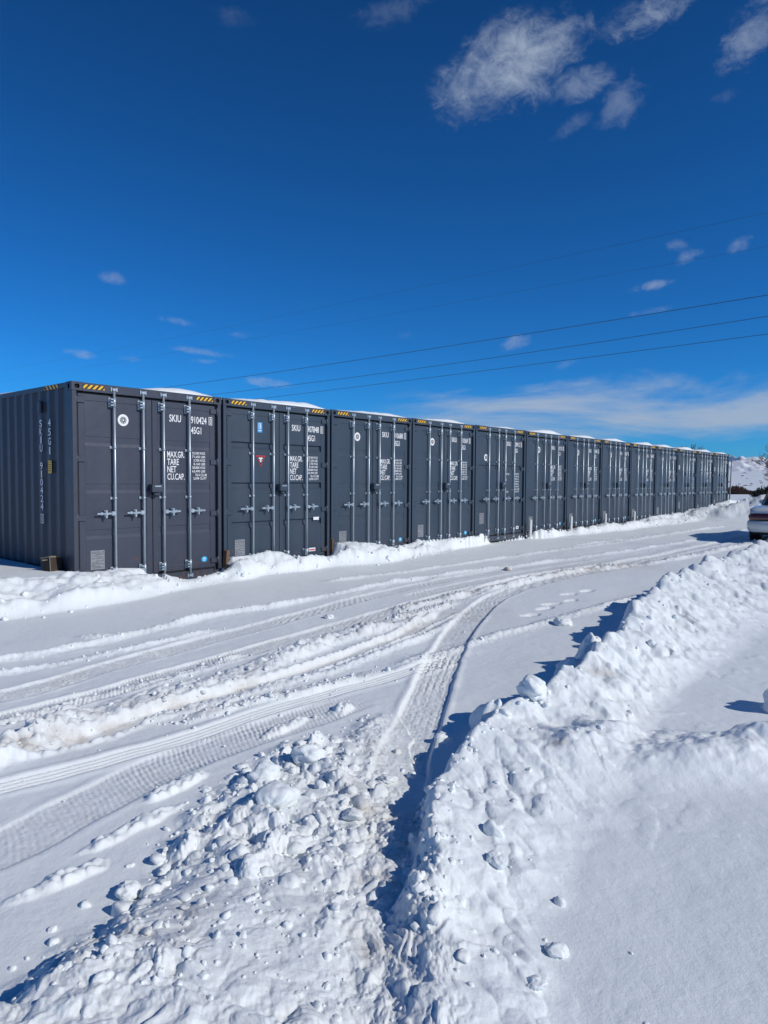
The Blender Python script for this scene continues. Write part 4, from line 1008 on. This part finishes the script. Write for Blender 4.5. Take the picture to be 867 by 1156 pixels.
def timber(u, w, z, sx, sy, sz, rx, ry, rz, m, name, lab, cat, grp=None):
    mb = MB(); mb.box(-sx, sx, -sy, sy, -sz, sz, 0, 0.005)
    if name == 'stake':
        mb = MB(); mb.box(-sx, sx, -sy, sy, -sz, sz*0.86, 0, 0.004); mb.add([(-sx, -sy, sz*.86), (sx, -sy, sz*.86), (sx, sy, sz*.86), (-sx, sy, sz*.86), (0, 0, sz)], [[0, 1, 4], [1, 2, 4], [2, 3, 4], [3, 0, 4]])
    o = link(name, mb.mesh(name, [m])); o.location = at_uw(u, w, z); o.rotation_euler = (rx, ry, RZ+rz); tag(o, lab, cat, grp)
timber(2.49, 0.02, 0.18, .035, .04, .24, R(4), R(3), .2, M['timber'], 'timber_block', 'brown upright timber end in the gap beside the red triangle container', 'timber', 'timber offcuts in the gap')
timber(2.45, 0.12, 0.08, .06, .04, .12, R(8), R(12), .5, M['wooddark'], 'timber_block', 'dark stubby timber leaning at the foot of the first gap', 'timber', 'timber offcuts in the gap')
timber(4.96, 0.0, 0.30, .022, .03, .16, R(4), R(-6), .3, M['timber'], 'timber_block', 'brown timber end in the gap between second and third containers', 'timber')
for (u, n_) in ((12.42, 'nearest'), (14.88, 'second'), (17.36, 'third'), (19.83, 'farthest')):
    timber(u, 0.13, 0.30, .055, .02, .24, 0, R(2), 0, M['stake'], 'stake', 'pale painted stake at a container joint, %s of the four' % n_, 'stake', 'pale stakes at the container joints')

# ------------------------------------------------------------------ parked car (rear towards the camera)
def build_car(loc, rz):
    """local: +y forward, x right, z up; 1.86 wide, 4.9 long, rear bumper at y=0"""
    car = empty('parked_car', loc, rz); tag(car, 'pale pearl sedan with a full width red tail lamp parked past the snow bank', 'car')
    # body lofted through stations: (y, half width, z bottom, z belt(top of side), crown height)
    st = [(0.10, .78, .40, .78, .80), (0.16, .86, .34, .84, .87), (0.40, .90, .30, .88, .925), (0.95, .92, .28, .90, .955), (1.35, .925, .26, .91, .96), (2.6, .925, .24, .90, .95), (3.35, .92, .25, .88, .93),
          (4.0, .90, .28, .82, .885), (4.55, .85, .34, .72, .79), (4.80, .76, .42, .62, .68)]
    n = 26; vs = []
    for y, hw, zb, zt, zc in st:
        for k in range(n):
            t = k/(n-1)                                   # left bottom -> over the top -> right bottom
            if t < 0.3: q = t/0.3; x = -hw*(0.93+0.07*math.sin(q*math.pi*0.62)); z = zb+(zt-0.06-zb)*q
            elif t > 0.7: q = (1-t)/0.3; x = hw*(0.93+0.07*math.sin(q*math.pi*0.62)); z = zb+(zt-0.06-zb)*q
            else:
                a = math.pi*(1-(t-0.3)/0.4); x = hw*0.993*np.sign(math.cos(a))*abs(math.cos(a))**0.55; z = zt-0.06+(zc-zt+0.06)*math.sin(a)**0.55
            vs.append((x, y, z))
    fs = [[i*n+j, i*n+j+1, (i+1)*n+j+1, (i+1)*n+j] for i in range(len(st)-1) for j in range(n-1)]
    fs += [list(range(n)), [(len(st)-1)*n+j for j in range(n)]]+[[i*n, (i+1)*n, (i+1)*n+n-1, i*n+n-1] for i in range(len(st)-1)]
    mb = MB(); mb.add(vs, fs, 0, True); body = mb.mesh('body', [M['carpaint']]); link('body', body, car)
    # cabin
    cab = [(0.98, .74, .93), (1.25, .70, 1.08), (1.62, .64, 1.33), (2.05, .61, 1.405), (2.6, .62, 1.41), (3.05, .65, 1.33), (3.75, .76, .93)]
    mb = MB(); vs = []; m = 14
    for y, hw, z in cab:
        for k in range(m):
            a = math.pi*(1-k/(m-1)); x = hw*np.sign(math.cos(a))*abs(math.cos(a))**0.35; zz_ = .86+(z-.86)*math.sin(a)**0.40 if k not in (0, m-1) else .86
            if k in (0, m-1): x *= 1.12
            vs.append((x, y, zz_))
    mb.add(vs, [[i*m+j, i*m+j+1, (i+1)*m+j+1, (i+1)*m+j] for i in range(len(cab)-1) for j in range(m-1)]+[list(range(m)), [(len(cab)-1)*m+j for j in range(m)]], 0, True)
    link('roof', mb.mesh('roof', [M['carpaint']]), car)
    def quad(name, P, m_, t=0.012):
        P = [Vector(p) for p in P]; nn = (P[1]-P[0]).cross(P[3]-P[0]).normalized()*t
        mb = MB(); mb.add([p for p in P]+[p-nn for p in P], [[0, 1, 2, 3], [7, 6, 5, 4], [0, 4, 5, 1], [1, 5, 6, 2], [2, 6, 7, 3], [3, 7, 4, 0]]); return link(name, mb.mesh(name, [m_]), car)
    quad('rear_window', [(-.66, .985, .965), (.66, .985, .965), (.54, 1.585, 1.345), (-.54, 1.585, 1.345)], M['carglass'])
    quad('windscreen', [(.66, 3.74, .97), (-.66, 3.74, .97), (-.56, 3.10, 1.34), (.56, 3.10, 1.34)], M['carglass'])
    for s in (-1, 1):
        quad('side_window', [(s*.785, 1.55, .94), (s*.785, 2.35, .94), (s*.655, 2.35, 1.33), (s*.675, 1.75, 1.30)][::s], M['carglass'])
        quad('side_window', [(s*.785, 2.42, .94), (s*.785, 3.45, .94), (s*.69, 3.0, 1.29), (s*.655, 2.42, 1.33)][::s], M['carglass'])
    mb = MB()                                               # bumper with rounded ends
    P = [(-.93, .62), (-.935, .25), (-.90, .10), (-.80, .02), (-.5, -.02), (0, -.03), (.5, -.02), (.80, .02), (.90, .10), (.935, .25), (.93, .62), (.88, .62), (.84, .2), (0, .16), (-.84, .2), (-.88, .62)]
    def loft(name, P, layers, m_):
        mb = MB(); n = len(P); vs = [(x*k, .3+(y-.3)*q, z) for z, k, q in layers for x, y in P]
        mb.add(vs, [[a*n+b, a*n+(b+1) % n, (a+1)*n+(b+1) % n, (a+1)*n+b] for a in range(len(layers)-1) for b in range(n)], 0, True)
        mb.add(vs[:n], [list(range(n))]); mb.add(vs[-n:], [list(range(n))]); return link(name, mb.mesh(name, [m_]), car)
    loft('rear_bumper', P, [(.27, .93, .72), (.30, .965, .88), (.36, .99, .98), (.43, 1.0, 1.02), (.50, 1.0, 1.0), (.54, .985, .94), (.565, .96, .84)], M['carpaint'])
    mb = MB(); P2 = [(x*0.99, y-0.008 if y < .2 else y) for x, y in P]; mb.prism([(x*.955, .05+y*.9) for x, y in P2], 2, .562, .580, 0); link('bumper_trim', mb.mesh('bumper_trim', [M['carblack']]), car)
    P3 = [(-.905, .45), (-.905, .22), (-.87, .12), (-.78, .065), (0, .04), (.78, .065), (.87, .12), (.905, .22), (.905, .45), (.85, .45), (.83, .25), (0, .17), (-.83, .25), (-.85, .45)]
    loft('tail_lamp', P3, [(.585, .985, .97), (.63, 1.0, 1.0), (.70, .99, .98), (.755, .955, .88)], M['lamp'])
    mb = MB(); mb.box(-.16, .16, .018, .036, .632, .748, 0, .004); o = link('number_plate', mb.mesh('number_plate', [M['white']]), car)
    mb = MB(); mb.box(-.80, .80, .22, 4.6, .20, .32, 0, .02); link('underbody', mb.mesh('underbody', [M['carblack']]), car)
    for x in (-.80, .80):
        for y in (1.02, 3.85):
            def whl():
                mb = MB(); n = 28; pr = [(-.10, .20), (-.105, .30), (-.08, .325), (.08, .325), (.105, .30), (.10, .20)]
                vs = [(a, rr*math.cos(2*math.pi*k/n), rr*math.sin(2*math.pi*k/n)) for a, rr in pr for k in range(n)]
                mb.add(vs, [[i*n+j, i*n+(j+1) % n, (i+1)*n+(j+1) % n, (i+1)*n+j] for i in range(5) for j in range(n)], 0, True); return mb
            def rim():
                mb = MB(); n = 28; mb.tube([(-.09, 0, 0), (.09, 0, 0)], .205, 28); return mb
            w_ = link('wheel', cm('wheel#', whl, [M['tyre']]), car); w_.location = (x, y, .325); r__ = link('rim', cm('rim#', rim, [M['chrome']]), w_)
    for s in (-1, 1):
        mb = MB(); mb.box(min(s*.91, s*1.05), max(s*.91, s*1.05), 3.1, 3.22, .93, 1.05, 0, .03); link('wing_mirror', mb.mesh('wing_mirror', [M['carpaint']]), car)
        mb = MB(); mb.tube([(s*.8, 1.02, .325), (s*.935, 1.02, .325)], .36, 24); link('wheel_arch', mb.mesh('wheel_arch', [M['carblack']]), car)
    return car
car_rz = -R(36)
cs, sn = math.cos(car_rz), math.sin(car_rz)
# rear left bumper corner should stand at about (9.45, 18.0)
lx, ly = -.90, .10
build_car((9.46-(lx*cs-ly*sn), 18.1-(lx*sn+ly*cs), 0.02), car_rz)

# ------------------------------------------------------------------ trees, shrubs, poles
def bare_tree(name_label, loc, height, seed, spread=0.55, rz=0.0, lean=(0, 0), group=None, twig=0.012, low=.35):
    rr = random.Random(seed); root = empty('bare_tree', loc, rz); tag(root, name_label, 'tree', group)
    tr_ = MB(); cr_ = MB()
    def br(p, d, l, r0, lev, mb):
        k = 5; pts_ = [p]; q = p.copy(); dd = d.copy()
        for i in range(k):
            dd = (dd+Vector((rr.uniform(-.16, .16), rr.uniform(-.16, .16), rr.uniform(-.02, .10)))).normalized(); q = q+dd*(l/k); pts_.append(q.copy())
        rads = [max(r0*(1-0.6*i/k), twig*0.5) for i in range(k+1)]
        mb.tube(pts_, rads, 8 if lev < 2 else 4, 0, False)
        if lev >= 4: return
        nb = (7 if low < .3 else 5, 5, 5, 4)[lev]
        for j in range(nb):
            t = low+(.97-low)*(j+rr.random()*0.6)/nb; i = min(int(t*k), k-1); s_ = pts_[i].lerp(pts_[i+1], t*k-i)
            a = rr.uniform(0, 6.28); side_ = Vector((math.cos(a), math.sin(a), 0)); nd = (dd*(0.75)+side_*spread*rr.uniform(.8, 1.5)+Vector((0, 0, .18))).normalized()
            br(s_, nd, l*rr.uniform(.52, .72), rads[i]*0.55, lev+1, cr_)
    br(Vector((0, 0, -0.3)), Vector((lean[0], lean[1], 1)).normalized(), height*0.46, height*0.022, 0, tr_)
    link('trunk', tr_.mesh('trunk', [M['bark']], False), root); link('crown', cr_.mesh('crown', [M['bark']], False), root); return root
def gz_at(x, y): return float(ground(np.array([x]), np.array([y]))[0][0])
def tree_at(lab, x, y, h, seed, **k): return bare_tree(lab, (x, y, gz_at(x, y)), h, seed, **k)
tree_at('leafless tree with spreading twigs at the right edge behind the car', 26.5, 46.5, 6.2, 5, low=.08, spread=1.05, twig=.022)
tree_at('bare treetop left of the other two behind the far containers', 36.0, 88, 7.8, 8, group='bare trees behind the containers', twig=.06)
tree_at('bare treetop between the other two behind the far containers', 38.9, 92, 7.6, 9, group='bare trees behind the containers', twig=.06)
tree_at('bare treetop nearest the end of the row behind the far containers', 41.0, 94, 7.4, 10, group='bare trees behind the containers', twig=.06)
def shrub(lab, x, y, w, h, seed, m_, grp=None, n=900):
    rr = random.Random(seed); root = empty('shrub', (x, y, gz_at(x, y))); tag(root, lab, 'shrub', grp); mb = MB()
    for k in range(n):
        a = rr.uniform(0, 6.28); q = math.sqrt(rr.random()); bx, by = math.cos(a)*q*w*.6, math.sin(a)*q*w*.4
        hh = h*(1-0.55*q*q)*rr.uniform(.5, 1.0); d = Vector((bx*.5+rr.uniform(-.3, .3)*w*.3, by*.5+rr.uniform(-.3, .3)*w*.2, hh)); p = Vector((bx, by, 0)); e = p+d
        s_ = rr.uniform(.015, .05); c = Vector((rr.uniform(-1, 1), rr.uniform(-1, 1), rr.uniform(-.3, .3))).normalized()*s_
        mb.add([p-c*.4, p+c*.4, e+c, e-c], [[0, 1, 2, 3]])
        for z in range(3):
            t = p.lerp(e, rr.uniform(.3, 1)); v1 = Vector((rr.uniform(-1, 1), rr.uniform(-1, 1), rr.uniform(-.5, 1)))*s_*3; v2 = Vector((rr.uniform(-1, 1), rr.uniform(-1, 1), rr.uniform(-1, 1)))*s_*2
            mb.add([t, t+v1, t+v1*.6+v2], [[0, 1, 2]])
    link('foliage', mb.mesh('foliage', [m_], False), root)
    st_ = MB(); st_.tube([(0, 0, -.2), (0.02, 0, h*.4)], [.06, .03], 6); link('stem', st_.mesh('stem', [M['bark']]), root)
shrub('reddish brown leafless bush beyond the last container, taller of the pair', 42.9, 85, 1.7, 1.15, 1, M['shrub'], 'brown bushes beyond the row')
shrub('low reddish brown bush right of the taller bush beyond the last container', 44.2, 86, 3.0, .55, 2, M['shrub'], 'brown bushes beyond the row')
shrub('dark evergreen shrub at the right edge above the snow mound', 34.6, 63, 1.6, 1.3, 3, M['conifer'])
def pole(lab, x, y, h, r, cross, grp=None, lean=0.0):
    root = empty('utility_pole', (x, y, gz_at(x, y)-.3)); root.rotation_euler = (0, lean, 0); tag(root, lab, 'pole', grp)
    mb = MB(); mb.tube([(0, 0, 0), (0, 0, h*.5), (0, 0, h)], [r, r*.85, r*.7], 10); link('shaft', mb.mesh('shaft', [M['pole']]), root)
    if cross: mb = MB(); mb.box(-cross, cross, -.06, .06, h*.88, h*.88+.12, 0, .01); link('crossarm', mb.mesh('crossarm', [M['pole']]), root)
pole('thin grey pole standing just past the far end of the container row', 19.92, 40.2, 3.0, .04, 0, lean=R(1.5))
pole('small distant pole left of its twin below the hills', 91, 165, 8.5, .16, .9, 'distant poles')
pole('small distant pole right of its twin below the hills', 93.2, 165, 9.0, .16, .9, 'distant poles')

# far scrub and groves on the plain: one mass nobody could count
rr = random.Random(77); mb = MB()
for k in range(420):
    a = R(rr.uniform(-40, 48)); q = rr.choice([rr.uniform(350, 900), rr.uniform(900, 2400), rr.gauss(2700, 70), rr.gauss(2900, 50), rr.uniform(2500, 5200), rr.uniform(3000, 4500)])
    x, y = q*math.sin(a), q*math.cos(a); s = rr.uniform(.0010, .0036)*q; hgt = rr.uniform(.0006, .0018)*q
    mb.v_ = 0
    n = 7; vs = [(x+s*math.cos(2*math.pi*j/n)*rr.uniform(.6, 1.1), y+s*math.sin(2*math.pi*j/n)*rr.uniform(.6, 1.1), z) for z in (0, hgt*.6) for j in range(n)]+[(x+rr.uniform(-.3, .3)*s, y, hgt)]
    mb.add(vs, [[j, (j+1) % n, n+(j+1) % n, n+j] for j in range(n)]+[[n+j, n+(j+1) % n, 2*n] for j in range(n)])
zz_ = np.array(mb.v); gz_, _, _ = ground(zz_[:, 0], zz_[:, 1]); zz_[:, 2] += gz_-0.3; mb.v = [tuple(p) for p in zz_]
o = link('distant_scrub', mb.mesh('distant_scrub', [M['shrub']], False)); tag(o, 'dark scrub and groves dotted over the snowy plain', None, None, 'stuff')

# ------------------------------------------------------------------ power lines (they run the same way as the container sides)
WIRES = [('uppermost power line, the faintest of the five across the sky', 34.0, 0, 'a', .0045), ('second power line from the top, faint and thin', 34.0, 1, 'a', .004),
         ('third power line from the top, the boldest of the five', 20.0, 0, 'b', .0068), ('fourth power line from the top, between the boldest and the lowest', 20.0, 1, 'b', .0058), ('lowest of the five power lines, just above the container roofs', 20.0, 2, 'b', .0054)]
WH = {('a', 0): (.5484, 1.0195, .3854), ('a', 1): (.5487, 1.0172, .3372), ('b', 0): (.5492, 1.0139, .2673), ('b', 1): (.5494, 1.0124, .2368), ('b', 2): (.5495, 1.0112, .2114)}
WL = {('a', 0): (-.5526, 1.0084, .1520), ('a', 1): (-.5525, 1.0076, .1355), ('b', 0): (-.3108, 1.0073, .1295), ('b', 1): (-.2000, 1.0073, .1250), ('b', 2): (-.10, 1.0073, .1240)}
for lab, Dp, k, g, rad in WIRES:
    # the vertical plane of each line lies at perpendicular distance Dp from the camera
    nx, ny = 0.644, 0.765
    pr = WH[(g, k)]; pl_ = WL[(g, k)]
    tR_ = Dp/(pr[0]*nx+pr[1]*ny); tL = Dp/(pl_[0]*nx+pl_[1]*ny)
    A = Vector((pr[0]*tR_, pr[1]*tR_, CAMH+pr[2]*tR_)); B = Vector((pl_[0]*tL, pl_[1]*tL, CAMH+pl_[2]*tL))
    dvec = Vector((-ny, nx, 0)); la = A.dot(dvec); lb = B.dot(dvec)
    slope = (B.z-A.z)/(lb-la); pts_ = []
    Dm = {('a', 0): (0.0, .2611), ('a', 1): (0.0, .2319), ('b', 0): (0.0, .1747), ('b', 1): (0.0, .1506), ('b', 2): (0.0, .1360)}[(g, k)]
    tM = Dp/(1.0*ny); lm = (Vector((0, tM, 0))).dot(dvec); zm = CAMH+Dm[1]*tM
    # parabola through the three sightings
    cf = np.polyfit([la, lm, lb], [A.z, zm, B.z], 2)
    if cf[0] < 0: cf = np.append([0.0], np.polyfit([la, lm, lb], [A.z, zm, B.z], 1))
    c0 = Vector((nx*Dp, ny*Dp, 0))
    for q in np.linspace(la-45, lb+70, 70):
        p = c0+dvec*q; p.z = float(np.polyval(cf, q)); pts_.append(p)
    mb = MB(); mb.tube(pts_, rad*1.25, 5, 0, False); o = link('power_line', mb.mesh('power_line', [M['wire']])); tag(o, lab, 'power line', 'power lines crossing the sky')

# ------------------------------------------------------------------ sky, sun, clouds
w = bpy.data.worlds.new('World'); sc.world = w; w.use_nodes = True; nt = w.node_tree; N = nt.nodes; L = nt.links
bg = N['Background']; sky = N.new('ShaderNodeTexSky'); sky.sky_type = 'NISHITA'; sky.sun_disc = False
sun_dir = Vector((-SHX, -SHY, 0)).normalized(); az_sun = math.atan2(sun_dir.x, sun_dir.y)
sky.sun_elevation = SUN_EL; sky.sun_rotation = az_sun; sky.altitude = 1800; sky.air_density = 1.0; sky.dust_density = 0.15; sky.ozone_density = 3.0
tcn = N.new('ShaderNodeTexCoord'); sep = N.new('ShaderNodeSeparateXYZ'); L.new(tcn.outputs['Generated'], sep.inputs[0])
def mth(op, a, b=None, c=None):
    n = N.new('ShaderNodeMath'); n.operation = op
    for i, v_ in enumerate((a, b, c)):
        if v_ is None: continue
        if isinstance(v_, (int, float)): n.inputs[i].default_value = v_
        else: L.new(v_, n.inputs[i])
    return n.outputs[0]
AZn = mth('ARCTAN2', sep.outputs[0], sep.outputs[1]); ELn = mth('ARCSINE', sep.outputs[2])
cmb = N.new('ShaderNodeCombineXYZ'); L.new(AZn, cmb.inputs[0]); L.new(mth('MULTIPLY', ELn, 1.5), cmb.inputs[1])
def noise(scale, detail, rough, dist=0.0, vec=None, sx=1.0):
    n = N.new('ShaderNodeTexNoise'); n.inputs['Scale'].default_value = scale; n.inputs['Detail'].default_value = detail; n.inputs['Roughness'].default_value = rough; n.inputs['Distortion'].default_value = dist
    mp = N.new('ShaderNodeMapping'); mp.inputs['Scale'].default_value = (sx, 1, 1); L.new(cmb.outputs[0], mp.inputs[0]); L.new(mp.outputs[0], n.inputs['Vector']); return n.outputs['Fac']
n1 = noise(11, 12, .66, .9); n2 = noise(34, 10, .7, .7); nw = noise(30, 12, .7, .5); n3 = noise(6, 12, .62, .5, sx=.38)
nn = mth('ADD', mth('MULTIPLY', n1, .55), mth('MULTIPLY', n2, .45))
# clouds: azimuth, elevation (deg), half sizes, tilt, density
CLD = [(9.9, 29.5, 5.9, 2.9, 0.3, 1.0), (6.6, 28.4, 2.92, 1.64, 0.4, 0.5), (12.1, 30.1, 3.16, 1.56, 0.2, 0.6), (15.1, 28.1, 2.74, 0.95, 0.1, 0.4), (18.2, 26.8, 1.99, 1.36, 0.6, 0.42), (14.5, 25.6, 1.91, 0.51, 0.4, 0.22), (20.4, 31.4, 3.49, 0.97, 0.3, 0.6), (17.9, 31.3, 1.99, 0.74, 0.3, 0.35), (26.7, 29.0, 2.32, 1.46, 0.6, 0.5), (0.2, 32.9, 2.96, 0.75, 0.2, 0.15), (-12.0, 32.1, 1.78, 0.7, 0, 0.12), (-21.1, 14.7, 0.92, 0.49, 0, 0.45), (-16.4, 12.0, 1.82, 0.31, -0.12, 0.55), (-23.6, 9.1, 1.16, 0.34, -0.1, 0.6), (-14.6, 9.8, 2.22, 0.28, -0.1, 0.5), (-20.0, 9.0, 0.87, 0.31, 0, 0.3), (-9.2, 7.6, 2.46, 0.37, -0.08, 0.7), (-11.6, 11.2, 0.95, 0.25, -0.05, 0.35), (-14.3, 9.1, 1.07, 0.21, 0, 0.45), (10.6, 10.9, 1.24, 0.57, 0.3, 0.55), (22.4, 17.1, 0.77, 0.41, 0, 0.35), (23.1, 16.1, 1.07, 0.53, 0.3, 0.55), (26.4, 16.6, 0.84, 0.61, 0.4, 0.5), (20.7, 14.5, 1.5, 0.33, 0.1, 0.6), (20.4, 12.6, 1.38, 0.3, 0.1, 0.4), (14.5, 9.1, 0.92, 0.28, 0.3, 0.2), (1.5, 11.5, 0.76, 0.36, 0, 0.15), (25.4, 25.9, 0.9, 0.37, 0, 0.14)]
tot = None
for a, e, sa, se, ti, den in CLD:
    da = mth('SUBTRACT', AZn, R(a)); de = mth('SUBTRACT', ELn, R(e)); c, s_ = math.cos(ti), math.sin(ti)
    p = mth('DIVIDE', mth('ADD', mth('MULTIPLY', da, c), mth('MULTIPLY', de, s_)), R(sa)); q = mth('DIVIDE', mth('SUBTRACT', mth('MULTIPLY', de, c), mth('MULTIPLY', da, s_)), R(se))
    rr_ = mth('ADD', mth('MULTIPLY', p, p), mth('MULTIPLY', q, q))
    v_ = mth('ADD', mth('SUBTRACT', 1.0, rr_), mth('MULTIPLY', mth('SUBTRACT', nn, .5), 5.0) if sa > 5 else mth('MULTIPLY', mth('SUBTRACT', mth('ADD', mth('MULTIPLY', n1, .35), mth('MULTIPLY', nw, .65)), .5), 7.5))
    mr = N.new('ShaderNodeMapRange'); mr.interpolation_type = 'SMOOTHSTEP'; mr.inputs[1].default_value = -0.30; mr.inputs[2].default_value = 2.1; mr.inputs[4].default_value = den*(0.95 if sa > 2.3 and e > 20 else 0.72); L.new(v_, mr.inputs[0])
    tot = mr.outputs[0] if tot is None else mth('MAXIMUM', tot, mr.outputs[0])
# low layer of grey cloud rising to the right
bc = mth('ADD', mth('MULTIPLY', AZn, .10), R(3.4)); bd_ = mth('DIVIDE', mth('SUBTRACT', ELn, bc), R(2.7))
azm = N.new('ShaderNodeMapRange'); azm.interpolation_type = 'SMOOTHSTEP'; azm.inputs[1].default_value = R(-4); azm.inputs[2].default_value = R(8); L.new(AZn, azm.inputs[0])
bv = mth('ADD', mth('SUBTRACT', 1.0, mth('MULTIPLY', bd_, bd_)), mth('MULTIPLY', mth('SUBTRACT', n3, .5), 10.0))
mr = N.new('ShaderNodeMapRange'); mr.interpolation_type = 'SMOOTHSTEP'; mr.inputs[1].default_value = -0.5; mr.inputs[2].default_value = 1.6; mr.inputs[4].default_value = .85; L.new(bv, mr.inputs[0])
low = mth('MULTIPLY', mr.outputs[0], azm.outputs[0]); tot = mth('MAXIMUM', tot, low)
hs = N.new('ShaderNodeHueSaturation'); hs.inputs['Saturation'].default_value = 1.05; hs.inputs['Value'].default_value = 1.0; L.new(sky.outputs[0], hs.inputs['Color'])
gm = N.new('ShaderNodeMix'); gm.data_type = 'RGBA'; gm.blend_type = 'MULTIPLY'; gm.inputs[0].default_value = 1.0; gm.inputs[7].default_value = (0.068, 0.54, 1.0, 1); L.new(hs.outputs[0], gm.inputs[6])
mxc = N.new('ShaderNodeMix'); mxc.data_type = 'RGBA'; mxc.inputs[7].default_value = (3.9, 4.7, 5.9, 1); L.new(tot, mxc.inputs[0]); gr = N.new('ShaderNodeMapRange'); gr.inputs[1].default_value = R(8); gr.inputs[2].default_value = R(36); gr.inputs[3].default_value = 1.08; gr.inputs[4].default_value = 0.74; L.new(ELn, gr.inputs[0])
vm = N.new('ShaderNodeVectorMath'); vm.operation = 'SCALE'; L.new(gm.outputs[2], vm.inputs[0]); L.new(gr.outputs[0], vm.inputs[3]); L.new(vm.outputs[0], mxc.inputs[6])
L.new(mxc.outputs[2], bg.inputs['Color']); bg.inputs['Strength'].default_value = 0.10

sd_ = bpy.data.lights.new('Sun', 'SUN'); sd_.energy = 3.25; sd_.angle = R(0.55); sd_.color = (1.0, 0.955, 0.885)
so = link('Sun', sd_); d = Vector((sun_dir.x*math.cos(SUN_EL), sun_dir.y*math.cos(SUN_EL), math.sin(SUN_EL)))
so.rotation_euler = d.to_track_quat('Z', 'Y').to_euler()

# ------------------------------------------------------------------ camera
cd_ = bpy.data.cameras.new('Camera'); cam = link('Camera', cd_); cam.location = (0, 0, CAMH)
cd_.sensor_fit = 'VERTICAL'; cd_.sensor_height = 36; cd_.lens = 36*786.4/1156; cd_.clip_end = 40000; cd_.clip_start = 0.05
cam.rotation_euler = (Matrix.Rotation(math.pi/2-0.047565, 3, 'X') @ Matrix.Rotation(0.006665, 3, 'Z')).to_euler()
sc.camera = cam
sc.cycles.max_bounces = 6; sc.cycles.diffuse_bounces = 3; sc.cycles.use_adaptive_sampling = True
sc.view_settings.view_transform = 'Standard'; sc.view_settings.look = 'None'; sc.view_settings.exposure = 0; sc.view_settings.gamma = 1; sc.view_settings.use_curve_mapping = False

# ------------------------------------------------------------------ haze: one closed box of thin air round everything
hz = bpy.data.materials.new('thin_haze'); hz.use_nodes = True; nt = hz.node_tree; nt.nodes.clear()
ho = nt.nodes.new('ShaderNodeOutputMaterial'); hv = nt.nodes.new('ShaderNodeVolumePrincipled'); hv.inputs['Density'].default_value = 0.000016; hv.inputs['Color'].default_value = (0.72, 0.84, 1.0, 1)
nt.links.new(hv.outputs[0], ho.inputs['Volume'])
mb = MB(); mb.box(-14500, 14500, -14500, 14500, float(V[:, 2].min())-1.5, float(V[:, 2].max())+30); ob = link('haze', mb.mesh('haze', [hz])); tag(ob, 'thin blue air over the plain and hills', None, None, 'stuff')
